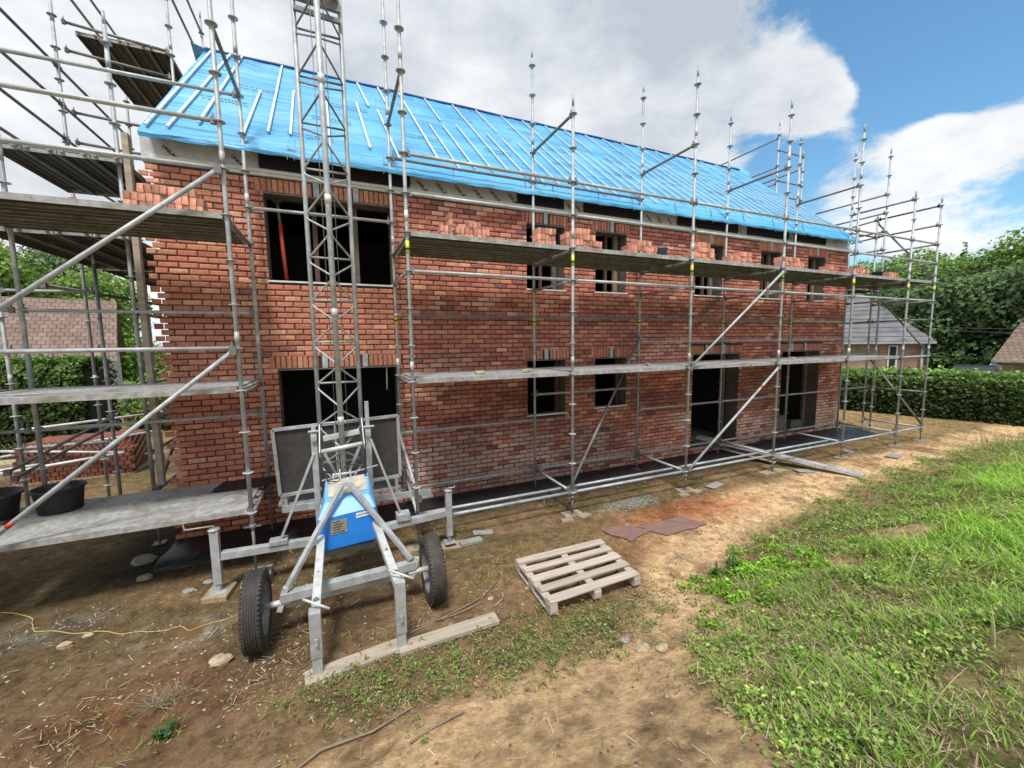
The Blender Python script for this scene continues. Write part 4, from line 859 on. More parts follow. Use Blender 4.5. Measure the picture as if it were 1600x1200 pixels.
tumble(12.85, 13.3, .8, Z4, 5, 'red brick lying in the corner bay past the wall', 'bricks lying in the corner bay'); stack(13.35, 13.9, .8, Z4, [3, 3], 'red brick in the neat stack at the far corner of the upper deck', 'bricks stacked at the far deck corner')
def bucket(x, y, z, r, h, m, name, label, cat='bucket'):
    e = empty(name, (x, y, z), label, cat); q = MB(); q.lathe([(0, .004), (r * .8, .004), (r, h), (r + .012, h), (r + .012, h - .02), (r * .97, h - .02), (r * .97, h - .01), (r * .77, .012), (0, .012)], (x, y, z), n=28); q.build('bucket_body', m, e)
    q = MB(); q.path([(x + (r + .012) * math.cos(a), y + .02, z + h - .02 + .6 * r * math.sin(a)) for a in np.linspace(math.pi, 0, 13)], .004, 6); q.build('handle', M['galv_dark'], e)
bucket(5.09, .72, Z4, .11, .30, M['bucket'], 'bucket', 'blue grey bucket standing on the upper deck beside a brick stack'); bucket(12.55, .6, Z4, .11, .24, M['tub'], 'bucket', 'small black bucket on the upper deck near the far corner')
def tub(x, y, z, r, h, label):
    e = empty('mortar_tub', (x, y, z), label, 'tub', 'black mortar tubs on the low left deck'); q = MB(); q.lathe([(0, .0), (r * .86, 0), (r, h), (r + .02, h + .005), (r + .02, h - .02), (r * .96, h - .01), (r * .85, h * .3)], (x, y, z), n=36); q.build('tub_body', M['tub'], e)
    q = MB(); q.lathe([(0, h * .70), (r * .5, h * .68), (r * .88, h * .62)], (x, y, z), n=30); q.build('mortar_fill', M['mortar_dry'], e)
tub(-4.17, 1.02, .54, .225, .29, 'black round mortar tub standing on the low left deck'); tub(-4.85, 1.0, .54, .33, .28, 'black mortar tub cut off by the left picture edge on the low left deck')
q = MB(); nn = 14
P = np.array([[(-2.62 + .78 * i / nn + .06 * j / 6, .86 + .46 * j / 6 - .02 * i / nn, .547 + .012 * random.random()) for j in range(7)] for i in range(nn + 1)])
idx = np.arange((nn + 1) * 7).reshape(nn + 1, 7); F = np.stack([idx[:-1, :-1], idx[1:, :-1], idx[1:, 1:], idx[:-1, 1:]], -1).reshape(-1, 4)
tag(npmesh('rubber_mat', P.reshape(-1, 3), F, M['membrane'], None, None, True), 'dark mat lying on the low left deck beside the lift', 'mat')
for k, (x, z, l) in enumerate(((5.35, 4.22, .75), (7.05, 4.3, .75), (9.4, 4.2, .6), (11.4, 4.22, .55))):
    q = MB(); q.tube((x, 1.25, z), (x + l, 1.27, z + .01), .022, 8); q.box((x, 1.25, z), (.05, .05, .07)); q.build('wall_tie', M['galv_light'], scaf)
# ------------------------------------------------------------------ the ladder lift on wheels
lift = empty('lattice_mast_lift', (-.95, -.4, -.4), 'grey lattice mast builder\'s lift on two rubber wheels with a blue motor cover', 'lift')
mx0, mxl, mxr, yf, yb2 = -.94, -1.19, -.69, -.33, .02
def mpart(name, fn, m='galv', bevel=0):
    q = MB(); fn(q); return q.build(name, [M[x] for x in m] if isinstance(m, tuple) else M[m], lift, bevel=bevel)
MZ0, MZ1 = .35, 8.3
mpart('mast_tube', lambda q: q.tube((mx0, yf, MZ0 + .45), (mx0, yf, MZ1), .033, 14), 'galv'); mpart('mast_tube', lambda q: q.tube((mxl, yb2, MZ0), (mxl, yb2, MZ1), .026, 12)); mpart('mast_tube', lambda q: q.tube((mxr, yb2, MZ0), (mxr, yb2, MZ1), .026, 12))
z = 1.0; k = 0
while z < 8.1:
    def f(q, z=z):
        q.tube((mxl, yb2, z), (mxr, yb2, z), .013, 8); 
        for mxs_ in (mxl, mxr):
            q.path([(mx0, yf, z + .22), (mx0 + (mxs_ - mx0) * .25, yf + .09, z + .16), (mx0 + (mxs_ - mx0) * .92, yb2 - .03, z + .01), (mxs_, yb2, z - .03), (mx0 + (mxs_ - mx0) * .92, yb2 - .03, z - .08), (mx0 + (mxs_ - mx0) * .2, yf + .07, z - .23), (mx0, yf, z - .27)], .011, 8)
    mpart('lattice_rung', f, 'galv' if z < 5 else 'galv_dark'); z += .52
for zc in (6.55,):
    mpart('head_frame', lambda q: (q.bar((mxl, yb2 - .03, zc), (mxr, yb2 - .03, zc - .02), .05, .12), q.bar((mxl, yb2 - .05, zc - .17), (mxr, yb2 - .05, zc - .19), .04, .05), q.bar((mxl + .02, yb2 - .03, zc), (mx0 - .02, yf, zc + .38), .035, .05), q.bar((mxr - .02, yb2 - .03, zc), (mx0 + .02, yf, zc + .38), .035, .05)), 'galv_dark')
for x in (-1.0, -.86): mpart('hoist_cable', lambda q: q.tube((x, -.12, .9), (x - .02, -.1, 8.2), .005, 6), 'galv_dark')
# base frame
def sq(q, a, b, w_=.08, h=.08): q.bar(a, b, w_, h, up=(0, 0, 1))
mpart('outrigger', lambda q: sq(q, (-2.31, -.12, .08), (-1.2, -.1, .035), .09, .09), 'galv', .004); mpart('outrigger', lambda q: sq(q, (-.72, -.1, .03), (.38, -.12, .10), .09, .09), 'galv', .004)
mpart('cross_member', lambda q: sq(q, (-1.3, -.1, .03), (-.6, -.1, .03), .07, .10), 'galv_dark', .004); mpart('cross_member', lambda q: sq(q, (-1.2, -.75, .16), (-.65, -.75, .16), .06, .08), 'galv_dark', .004)
for x, zt, lb in ((-2.36, .40, 0), (.42, .42, 1)):
    mpart('screw_jack', lambda q: (q.bar((x, -.12, -.25), (x, -.12, zt), .085, .085), q.tube((x, -.12, -.34), (x, -.12, -.2), .03, 12), q.box((x, -.12, -.345), (.16, .16, .012))), 'galv', .004)
    mpart('crank_handle', lambda q: (q.path([(x, -.12, zt), (x, -.12, zt + .05), (x - .14, -.14, zt + .06), (x - .26, -.16, zt + .07), (x - .27, -.16, zt + .14)] if lb == 0 else [(x, -.12, zt), (x, -.12, zt + .04), (x + .08, -.16, zt + .05), (x + .1, -.1, zt + .05)], .008, 8), q.lathe([(0, .0), (.06, 0), (.06, .012), (0, .012)], (x, -.12, zt), n=14)), 'galv')
# uprights either side of the mast, yoke
for x in (mxl - .07, mxr + .07): mpart('mast_bracket', lambda q: (q.bar((x, -.06, .2), (x, -.06, 1.42), .09, .07), q.bar((x, -.06, 1.42), (x, -.06, 1.52 if x < -1 else 1.78), .05, .05), q.tube((x - .06, -.1, 1.45), (x + .08, -.1, 1.45), .016, 10), q.tube((x, -.14, 1.36), (x, -.02, 1.36), .035, 12)), 'galv', .003)
mpart('front_yoke', lambda q: (q.tube((mxl + .02, -.42, 1.26), (mxr - .02, -.42, 1.31), .026, 12), q.bar((mxl + .0, -.42, 1.22), (mxl + .0, -.05, 1.50), .012, .09), q.bar((mxr, -.42, 1.27), (mxr, -.05, 1.54), .012, .09), q.bar((mxl + .04, -.2, 1.37), (mxr - .04, -.2, 1.42), .10, .05)), 'galv_light')
mpart('yoke_strut', lambda q: (q.bar((mxl + .05, -.3, 1.2), (mx0 - .07, -.25, .88), .025, .03), q.bar((mxr - .05, -.3, 1.24), (mx0 + .05, -.25, .90), .025, .03), q.tube((mxl, -.28, .86), (mxr + .16, -.28, .97), .012, 8)), 'galv')
mpart('side_strut', lambda q: q.bar((mxl - .08, -.1, 1.17), (-1.70, -.12, .13), .045, .03), 'galv', .003); mpart('side_strut', lambda q: q.bar((mxr + .10, -.1, 1.28), (-.24, -.12, .17), .045, .03), 'galv', .003)
mpart('clamp_block', lambda q: q.box((-1.72, -.1, .12), (.2, .14, .06)), 'galv', .006); mpart('clamp_block', lambda q: q.box((-.22, -.1, .16), (.18, .16, .10)), 'galv', .006)
# drawbar rails and front legs
mpart('chassis_rail', lambda q: sq(q, (-1.19, -.25, .52), (-1.235, -1.9, .17), .075, .075), 'galv_light', .004); mpart('chassis_rail', lambda q: sq(q, (-.69, -.25, .55), (-.53, -1.9, .27), .075, .075), 'galv_light', .004)
for x, zt, x2 in ((-1.24, .22, -1.245), (-.515, .31, -.515)):
    mpart('front_leg', lambda q: (q.bar((x, -1.9, zt), (x2, -1.88, -.22), .095, .095), q.bar((x2, -1.88, -.22), (x2, -1.88, -.38), .08, .08), q.box((x2, -1.88, -.385), (.14, .14, .012)), q.box((x, -1.955, -.05), (.03, .012, .07))), 'galv', .004)
    mpart('locking_handle', lambda q: q.tube((x - .09, -1.86, zt + .10), (x + .12, -1.95, zt + .01), .011, 8), 'galv_light')
mpart('power_cable', lambda q: q.path([(-1.1, -.3, .95), (-1.16, -.4, 1.02), (-1.12, -.45, .9), (-1.0, -.4, .86), (-.96, -.35, 1.0), (-.8, -.38, 1.06), (-.68, -.42, .98), (-.7, -.4, .88)], .009, 7), 'blacktape')
for (x, z_, y_) in ((-1.205, .38, -.78), (-1.222, .25, -1.42), (-1.232, .20, -1.78), (-.645, .42, -.8), (-.575, .34, -1.42), (-.535, .30, -1.80)):
    mpart('rail_bolt', lambda q: (q.tube((x, y_, z_ + .03), (x, y_, z_ + .062), .012, 6), q.box((x, y_, z_ + .045), (.05, .03, .006))), 'galv_dark')
for z_ in (1.6, 2.9, 4.2, 5.5, 6.8): mpart('mast_joint', lambda q: (q.tube((mx0, yf, z_ - .05), (mx0, yf, z_ + .05), .037, 12)), 'galv_light')
# axle
mpart('axle_beam', lambda q: (sq(q, (-1.58, -1.24, .03), (-.26, -1.24, .06), .09, .09), sq(q, (-1.55, -1.2, -.06), (-.28, -1.2, -.04), .07, .07)), 'galv', .004)
mpart('axle_stub', lambda q: (q.tube((-1.72, -1.25, -.02), (-1.5, -1.25, -.02), .03, 12), q.bar((-1.6, -1.25, -.1), (-1.53, -1.25, .13), .05, .05)), 'galv_light'); mpart('axle_stub', lambda q: (q.tube((-.34, -1.25, -.02), (-.12, -1.25, -.02), .03, 12), q.bar((-.31, -1.25, -.08), (-.24, -1.25, .14), .05, .05)), 'galv_light')
apx = (-.93, -.74, .93)
mpart('a_frame_strut', lambda q: q.bar((apx[0] - .03, apx[1], apx[2]), (-1.53, -1.25, .10), .05, .045), 'galv', .003); mpart('a_frame_strut', lambda q: q.bar((apx[0] + .04, apx[1], apx[2]), (-.30, -1.25, .13), .05, .045), 'galv', .003)
mpart('a_frame_head', lambda q: (q.box((apx[0], apx[1], apx[2]), (.14, .06, .05)), q.box((apx[0] - .05, apx[1] + .02, apx[2] + .09), (.015, .05, .16)), q.box((apx[0] + .06, apx[1] + .02, apx[2] + .08), (.015, .04, .14)), q.tube((apx[0] - .11, apx[1] + .02, apx[2] + .12), (apx[0] + .12, apx[1] + .02, apx[2] + .12), .013, 10), q.lathe([(.02, -.008), (.036, -.008), (.036, .008), (.02, .008)], (apx[0] - .12, apx[1] + .02, apx[2] + .10), 'X', 14)), 'galv_light')
# blue motor cover
def cover(q):
    b = [(-1.27, -.86, .22), (-.56, -.86, .26), (-.60, -.30, .40), (-1.20, -.30, .36)]
    m_ = [(-1.235, -.86, .60), (-.62, -.86, .65), (-.60, -.30, .66), (-1.20, -.30, .62)]
    t = [(-1.16, -.74, .74), (-.68, -.74, .78), (-.66, -.34, .90), (-1.15, -.34, .87)]
    q.add(b + m_ + t, [(0, 1, 5, 4), (1, 2, 6, 5), (2, 3, 7, 6), (3, 0, 4, 7), (0, 3, 2, 1)], 0); q.add(b + m_ + t, [(4, 5, 9, 8), (5, 6, 10, 9), (6, 7, 11, 10), (7, 4, 8, 11)], 1); q.add(b + m_ + t, [(8, 9, 10, 11)], 1)  # lighter blue on the sloping and top faces
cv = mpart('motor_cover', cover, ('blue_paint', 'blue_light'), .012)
q = MB(); q.add([(-1.12, -.66, .768), (-.70, -.66, .802), (-.69, -.36, .894), (-1.12, -.36, .866)], [(0, 1, 2, 3)]); q.v = [(a, b, c + .006) for a, b, c in q.v]; pp = q.build('dusty_lid', M['dusty_top'], lift)
q = MB(); q.add([(-1.11, -.867, .405), (-.935, -.867, .418), (-.935, -.867, .585), (-1.11, -.867, .57)], [(0, 1, 2, 3)]); q.build('information_label', M['sticker'], lift)
for i in range(5): q = MB(); z = .43 + i * .03; q.bar((-1.09 + .01 * (i % 2), -.869, z), (-1.09 + random.uniform(.06, .13), -.869, z + .008), .004, .006, up=(0, -1, 0)); q.build('label_line', M['ink_dark'], lift)
for dz in (0, .034): q = MB(); q.add([(-.84, -.867, .555 + dz), (-.68, -.867, .570 + dz), (-.68, -.867, .594 + dz), (-.84, -.867, .580 + dz)], [(0, 1, 2, 3)]); q.build('white_label', M['white'], lift)
# guard panel of the lift platform
def gpanel(q):
    y = .62; c = [(-1.80, y, 1.38), (-.14, y, 1.44), (-.14, y, .50), (-1.76, y, .45)]
    for i in range(4): q.bar(c[i], c[(i + 1) % 4], .045, .045)
    q.bar((-1.02, y, 1.4), (-1.0, y, .47), .035, .035)
mpart('guard_panel_frame', gpanel, 'galv', .003); mpart('guard_panel', lambda q: q.quad((-1.75, .63, .47), (-.16, .63, .52), (-.16, .63, 1.42), (-1.78, .63, 1.36)), 'mesh_panel')
mpart('platform_beam', lambda q: (q.bar((-1.75, .6, .26), (.32, .6, .17), .05, .09), q.bar((-1.7, .62, .40), (-1.7, .62, .24), .04, .04), q.bar((-.2, .62, .5), (-.2, .62, .2), .04, .04), q.box((-1, 1.0, .30), (1.6, .7, .04))), 'galv')
# wheels
for x, lean in ((-1.79, -.02), (-.07, .02)):
    wz = -.4 + .365; wc = V((x, -1.25, wz)); rim_side = 1 if x < -1 else -1
    whl = bpy.data.objects.new('wheel', None)
    q = MB(); Rr = .37; hw = .085
    prof = [(.235, -hw * .75), (.26, -hw), (.31, -hw * 1.05), (.345, -hw * .95), (Rr - .004, -hw * .72)]
    g5 = np.linspace(-.62, .62, 11)
    for i, a in enumerate(g5): prof.append((Rr + .004 * (1 - a * a) - (.010 if i % 2 else 0), a * hw)); prof.append((Rr + .004 * (1 - a * a) - (.010 if i % 2 else 0), (a + .1) * hw))
    prof += [(Rr - .004, hw * .76), (.345, hw * .95), (.31, hw * 1.05), (.26, hw), (.235, hw * .75)]
    q.lathe(prof, wc, 'X', 56)
    for i in range(56):   # tread notches on the shoulders
        a = i * 2 * math.pi / 56
        for s_ in (-1, 1): q.box(wc + V((s_ * hw * .78, math.cos(a) * (Rr - .003), math.sin(a) * (Rr - .003))), (.028, .018, .012), M=Matrix.Rotation(a - math.pi / 2, 3, 'X'))
    ty = q.build('wheel', M['rubber'], lift)
    q = MB(); q.lathe([(.238, -.075), (.245, -.08), (.22, -.06), (.20, .01 * rim_side), (.09, .015 * rim_side), (.07, .05 * rim_side), (0, .05 * rim_side)], wc, 'X', 36); q.lathe([(.238, .075), (.245, .08), (.22, .06), (.20, .012)], wc, 'X', 36)
    q.build('rim', M['rim'], lift)
    o = lift.children[-1]
    ro = [c_ for c_ in lift.children if c_.name.startswith('rim')][-1]; ro.parent = ty
# blocks under the jacks
for (x, y, s_, lb) in ((-2.36, -.12, (.26, .3, .10), 'brown timber block under the left jack of the lift'), (.42, -.12, (.45, .22, .05), 'flat timber board under the right jack of the lift'), (-1.95, .02, (.22, .3, .16), 'mossy stone block under the lift beside the scaffold post')):
    q = MB(); q.box((x, y, gz(x, y) + s_[2] / 2 - .04), s_, rz=random.uniform(-.2, .2)); tag(q.build('support_block', M['pad'] if 'timber' in lb else M['slate'], bevel=.008), lb, 'block')
# planks under the front legs
def plank(p, q_, w_, th, m, label, name='timber_plank'):
    q = MB(); q.bar(p, q_, w_, th, up=(0, 0, 1)); return tag(q.build(name, m, bevel=.005), label, 'plank')
z = gz(.1, -1.95)
plank((-.55, -1.92, gz(-.55, -1.92) + .025), (.46, -1.90, gz(.46, -1.90) + .045), .16, .045, M['wood_grey'], 'pale thick timber plank reaching right from under the right front leg of the lift')
plank((-1.35, -1.93, gz(-1.3, -1.93) + .012), (-.5, -1.84, gz(-.5, -1.84) + .018), .17, .035, M['wood_grey'], 'flat weathered board half buried between the two front legs of the lift')
# ------------------------------------------------------------------ the pallet
pal = empty('wooden_pallet', (1.6, -1.6, -.4), 'weathered whitish wooden pallet lying on the dirt', 'pallet')
pa = V((1.02, -1.12, 0)); ux = V((1.22, -.02, 0)).normalized(); uy = V((.0, -.98, 0)).normalized()
pb, pc_, pd_ = V((1.00, -2.10, 0)), V((2.22, -2.06, 0)), V((2.32, -1.15, 0))
def pp_(u, v, z): # u along facade 0..1, v depth 0..1 toward camera
    a = pa.lerp(pd_, u); b = pb.lerp(pc_, u); c = a.lerp(b, v); return V((c.x, c.y, -.4 + .03 * float(fbm(c.x, c.y, 1)) + z))
for i in range(5):
    v = .07 + i * .215; q = MB(); q.bar(pp_(0, v, .135 + random.uniform(-.002, .004)), pp_(1, v, .135 + random.uniform(-.002, .004)), .125 - .02 * (i % 2), .02, up=(0, 0, 1)); q.build('deck_board', M['pallet'], pal, bevel=.003)
for u in (.03, .5, .97):
    q = MB(); q.bar(pp_(u, 0, .112), pp_(u, 1.0, .112), .09, .02, up=(0, 0, 1)); q.build('stringer_board', M['pallet'], pal, bevel=.003)
    q = MB(); q.bar(pp_(u, .0, .012), pp_(u, 1.0, .012), .09, .018, up=(0, 0, 1)); q.build('bottom_board', M['pallet'], pal, bevel=.003)
    for v in (.06, .5, .94): q = MB(); q.box(pp_(u, v, .061), (.09, .13, .08)); q.build('spacer_block', M['pallet'], pal, bevel=.004)
# sheets, slab, ramp
for pts, lb in (([(2.66, -.72), (3.10, -.70), (3.36, -1.02), (2.86, -1.16)], 'small dark rusty sheet lying flat beside the larger one'), ([(3.24, -.82), (4.12, -.86), (4.30, -1.24), (3.46, -1.24)], 'large flat sheet dusted with red brick dust on the dirt')):
    q = MB(); n = 6; A, B, Cc, D = [V((x, y, 0)) for x, y in pts]; vs = []
    for j in range(n + 1):
        for i in range(n + 1):
            p = A.lerp(B, i / n).lerp(D.lerp(Cc, i / n), j / n); vs.append((p.x + random.uniform(-.008, .008), p.y + random.uniform(-.008, .008), gz(p.x, p.y) + .022 + random.uniform(0, .006)))
    q.add(vs, [(j * (n + 1) + i, (j + 1) * (n + 1) + i, (j + 1) * (n + 1) + i + 1, j * (n + 1) + i + 1) for j in range(n) for i in range(n)])
    o = q.build('metal_sheet', M['rust']); sm_ = o.modifiers.new('s', 'SOLIDIFY'); sm_.thickness = .015; tag(o, lb, 'sheet')
for (x, y, sx, sy_, h, r_, lb) in ((.72, -.2, .34, .12, .05, .15, 'grey stone slab propped beside the right jack of the lift'), (.98, .02, .3, .12, .03, -.2, 'thin grey slab lying near the scaffold foot'), (5.9, -.05, .5, .18, .02, .3, 'pale flat slab on the dirt before the left doorway'), (8.4, -.25, .4, .2, .02, -.3, 'flat grey slab on the dirt near the low end of the ramp'), (11.5, -.5, .45, .25, .03, .2, 'bluish flat slab at the right of the yard'), (11.0, .2, .3, .2, .03, .5, 'small bluish slab near the right scaffold feet')):
    q = MB(); q.box((x, y, gz(x, y) + h / 2 + .004), (sx, sy_, h), rz=r_, M=Matrix.Rotation(.06, 3, 'Y')); tag(q.build('stone_slab', M['slate'], bevel=.006), lb, 'slab')
ramp = empty('aluminium_ramp', (8.3, .3, -.3), 'narrow perforated aluminium ramp leading down from the left doorway to the dirt', 'ramp')
p0 = V((7.62, 1.95, -.0)); p1 = V((9.08, -1.02, -.36)); d_ = (p1 - p0).normalized(); sd_ = d_.cross(V((0, 0, 1))).normalized()
q = MB(); q.bar(p0, p1, .22, .012, up=(0, 0, 1)); 
for k in range(60):
    c = p0.lerp(p1, (k + .5) / 60) + V((0, 0, .01)); q.bar(c - sd_ * .07, c + sd_ * .07, .014, .012, up=(0, 0, 1))
q.build('ramp_tread', M['alu'], ramp)
for s_ in (-1, 1): q = MB(); q.bar(p0 + sd_ * s_ * .115 + V((0, 0, .0)), p1 + sd_ * s_ * .115, .012, .06, up=(0, 0, 1)); q.build('ramp_side', M['alu'], ramp)
plank(p0 + V((-.02, .2, -.12)), p0.lerp(p1, .55) + V((-.1, 0, -.14)), .18, .03, M['wood_grey'], 'grey board lying beneath the aluminium ramp')
# stones
def stone(x, y, s, lb, m='stone', sq_=.6):
    vs = []; fs = []; n = 9; k = 6
    for j in range(k + 1):
        for i in range(n):
            th = math.pi * j / k; ph = 2 * math.pi * i / n; r = s * (1 + random.uniform(-.18, .18)); vs.append(V((x + r * math.sin(th) * math.cos(ph) * 1.25, y + r * math.sin(th) * math.sin(ph) * .85, gz(x, y) + s * .25 + r * math.cos(th) * sq_)))
    q = MB(); q.add(vs, [(j * n + i, (j + 1) * n + i, (j + 1) * n + (i + 1) % n, j * n + (i + 1) % n) for j in range(k) for i in range(n)], 0, False)
    tag(q.build('stone', M[m]), lb, 'stone')
for a in ((-3.32, .66, .07, 'yellowish stone in front of the shadow under the low left deck'), (-2.08, -1.38, .075, 'yellow crusty stone on the dirt left of the front leg of the lift'), (-3.55, -.48, .05, 'pale stone beside the yellow cord'), (-3.42, -.38, .035, 'smaller tan stone touching the pale stone by the cord'), (-3.5, 1.2, .12, 'large round grey stone in the shadow under the low left deck'), (-2.72, .1, .05, 'whitish flat stone near the left jack of the lift'), (-2.55, .22, .045, 'second whitish stone right beside the left jack of the lift'), (1.45, -2.75, .04, 'small white stone on the tan dirt path below the pallet'), (1.0, -1.52, .03, 'small pale stone left of the pallet corner'), (.52, -1.55, .03, 'small tan stone above the end of the thick plank'), (1.62, -3.05, .05, 'orange brown stone on the dirt path'), (1.48, -2.95, .055, 'yellow stone beside the orange brown stone on the path'), (5.5, -.55, .06, 'yellowish stone among rubble before the left doorway'), (5.75, -.52, .05, 'tan rubble stone just right of the yellowish one'), (6.1, -.6, .045, 'small rubble stone farther right along the path'), (5.55, -1.25, .04, 'red brick bit lying on the path below the ramp'), (7.6, -1.0, .045, 'single reddish stone near the low end of the ramp')):
    stone(a[0], a[1], a[2], a[3], 'loose_brick' if 'red' in a[3] else 'slate' if ('whit' in a[3] or 'grey' in a[3]) else 'stone')
for i, (x, y) in enumerate(((-.05, -2.52), (.08, -2.57), (.0, -2.62))): stone(x, y, .035, ('lower', 'middle', 'upper')[i] + ' crumbling reddish clod beside the weeds below the plank', 'clod')
for k, (x, y, z, sx, sy_) in enumerate(((1.1, .35, 2.045, .14, .08), (1.9, .3, 2.045, .2, .09), (4.6, .5, 2.045, .09, .06), (9.0, .5, 2.045, .12, .08))):
    q = MB(); q.box((x, y, z + .02), (sx, sy_, .05), rz=k * .7); tag(q.build('brick_offcut', M['stone' if k != 2 else 'slate'], bevel=.01), ('pale brick offcut lying on the lower deck at its left end', 'longer pale offcut on the lower deck left of the first small window', 'small dark offcut on the lower deck above the second small window', 'offcut on the lower deck over the doorway side')[k], 'offcut')
# twigs and cord
for pts, r, lb in (([(-1.5, -2.9), (-1.2, -2.72), (-.85, -2.73), (-.55, -2.62)], .012, 'curved dry branch lying on the dirt at the bottom'), ([(-.62, -2.98), (-.45, -2.92), (-.2, -2.9)], .009, 'short reddish twig on the dirt at the bottom'), ([(-.18, -2.5), (-.05, -2.35), (.05, -2.2)], .01, 'dark stick pointing up from the weeds'), ([(-.42, -1.72), (0, -1.62), (.45, -1.5), (.72, -1.25)], .008, 'long thin twig lying behind the plank'), ([(-.4, -1.66), (.1, -1.66), (.4, -1.58)], .007, 'thin twig crossing the long one behind the plank'), ([(-2.0, -3.0), (-1.7, -2.75), (-1.45, -2.7)], .01, 'crooked twig at lower left of centre'), ([(2.9, -3.55), (3.2, -3.7), (3.6, -3.7)], .012, 'pale dead stalk lying in the grass bank')):
    q = MB(); q.path([(x, y, gz(x, y) + r + random.uniform(0, .02)) for x, y in pts], [r * (1 - .5 * i / len(pts)) for i in range(len(pts))], 6); tag(q.build('twig', M['twig']), lb, 'twig')
q = MB(); pts = [(-5.4, 1.0), (-4.56, .57), (-4.1, .2), (-4.02, .0), (-3.9, -.12), (-3.5, -.3), (-3.18, -.44), (-2.9, -.58), (-2.6, -.62), (-2.47, -.72), (-2.2, -.66), (-1.9, -.58)]
fine = [V((np.interp(t, range(len(pts)), [p[0] for p in pts]), np.interp(t, range(len(pts)), [p[1] for p in pts]), 0)) for t in np.linspace(0, len(pts) - 1, 60)]
q.path([(p.x, p.y + .02 * math.sin(i * .9), gz(p.x, p.y) + .009) for i, p in enumerate(fine)], .0055, 7); tag(q.build('cord', M['cord']), 'yellow cord winding over the dirt at the left', 'cord')
X, Y = [], []
for _ in range(260): a = random.gauss(.9, .5); r = random.uniform(0, .35); X.append(-2.45 + r * math.cos(a) * .8); Y.append(-1.75 + r * math.sin(a) * .5)
X = np.array(X); Y = np.array(Y); blades('straw_tuft', X, Y, .05 + .05 * RNG.random(len(X)), .004 + 0 * X, np.tile(np.array([.50, .40, .27]), (len(X), 1)) * (.6 + .5 * RNG.random((len(X), 1))), 2.4, label='tuft of dry straw on the dirt at lower left', cat='straw')
# ------------------------------------------------------------------ behind the left gable
gxb, gyb = -6.6, 7.3
bp_ = empty('brick_pallet', (gxb, gyb, -.65), 'heap of stacked bricks under netting beyond the left corner', 'brick pile')
q = MB()
for r in range(8):
    for i in range(15):
        for j in range(2):
            x = gxb - .95 + i * .135 + (r % 2) * .06; 
            if r > 5 and i > 11: continue
            q.box((x, gyb - .5 + j * .12, gz(gxb, gyb) + .1 + r * .105), (.115, .21, .09), M=Matrix.Rotation(random.uniform(-.08, .08), 3, 'Y'))
q.box((gxb, gyb + .1, gz(gxb, gyb) + .5), (1.9, .9, .8)); q.build('bricks', mat('dark_red_brick', (.22, .07, .045), .92, 0, .5, 9, .5), bp_)
q = MB(); q.box((gxb, gyb, gz(gxb, gyb) + .03), (2.1, 1.3, .06)); q.build('pallet_base', M['wood'], bp_)
q = MB()
for i in range(22):
    for s_ in (1, -1):
        q.tube((gxb - 1.1 + i * .1, gyb - .66, gz(gxb, gyb) + .03), (gxb - 1.1 + i * .1 + s_ * .5, gyb - .66, gz(gxb, gyb) + 1.0), .0035, 4)
q.build('netting', M['pad'], bp_)
for i, (a, b, lb) in enumerate((((-8.6, 6.6, .1), (-5.2, 7.0, .45), 'lowest of the loose scaffold tubes lying over the brick heap'), ((-8.4, 6.9, .35), (-5.6, 6.4, .1), 'loose scaffold tube crossing over the brick heap'), ((-8.0, 6.2, .75), (-5.0, 7.6, .85), 'highest loose scaffold tube behind the left corner'), ((-9.2, 6.5, -.2), (-6.9, 6.2, .05), 'loose scaffold tube lying at the left edge'), ((-7.4, 5.2, .1), (-5.2, 5.4, .3), 'loose scaffold tube in front of the brick heap'))):
    q = MB(); q.tube(a, b, .03, 8); tag(q.build('scaffold_tube', M['galv_light']), lb, 'tube', 'loose scaffold tubes behind the left corner')
q = MB(); q.box((-8.3, 8.4, -.45), (1.6, .6, .35)); q.box((-9.4, 8.6, -.5), (.9, .6, .25)); tag(q.build('timber_pile', M['wood']), 'low pile of tan timber boards beside the hedge at the left', 'timber pile')
# ------------------------------------------------------------------ trees, hedges
def crown_cards(blobs, n, size, pal, p, shade=.5, seedoff=0):
    Ps, Ns, Cs = [], [], []
    tot = sum(b[3] * b[4] * b[5] for b in blobs) ** 1
    for (cx, cy_, cz, rx, ry, rz) in blobs:
        m_ = max(60, int(n * (rx * ry * rz) / tot)); d = RNG.normal(size=(m_, 3)); d /= np.linalg.norm(d, axis=1)[:, None]
        r = .62 + .42 * RNG.random(m_) ** .6; r *= .85 + .35 * vn(d[:, 0] * 3 + cx, d[:, 2] * 3 + d[:, 1] * 2 + cz, .7)
        P = np.stack([cx + d[:, 0] * rx * r, cy_ + d[:, 1] * ry * r, cz + d[:, 2] * rz * r], 1); nn_ = d + RNG.normal(size=(m_, 3)) * .6; nn_[:, 2] += .5; nn_ /= np.linalg.norm(nn_, axis=1)[:, None]
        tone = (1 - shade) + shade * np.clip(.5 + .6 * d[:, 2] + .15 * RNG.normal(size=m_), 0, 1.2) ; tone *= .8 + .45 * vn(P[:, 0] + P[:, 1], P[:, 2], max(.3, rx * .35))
        Ps.append(P); Ns.append(nn_); Cs.append(pick(m_, pal, p) * tone[:, None])
    P = np.concatenate(Ps); return leafcards(P, size * (.6 + .8 * RNG.random(len(P))), np.concatenate(Ns), np.concatenate(Cs), 1.6)
pal_t = np.array([[.10, .175, .045], [.14, .235, .055], [.19, .30, .075], [.065, .12, .035]])
pal_l = np.array([[.22, .38, .07], [.30, .46, .09], [.16, .28, .06], [.36, .50, .13]])
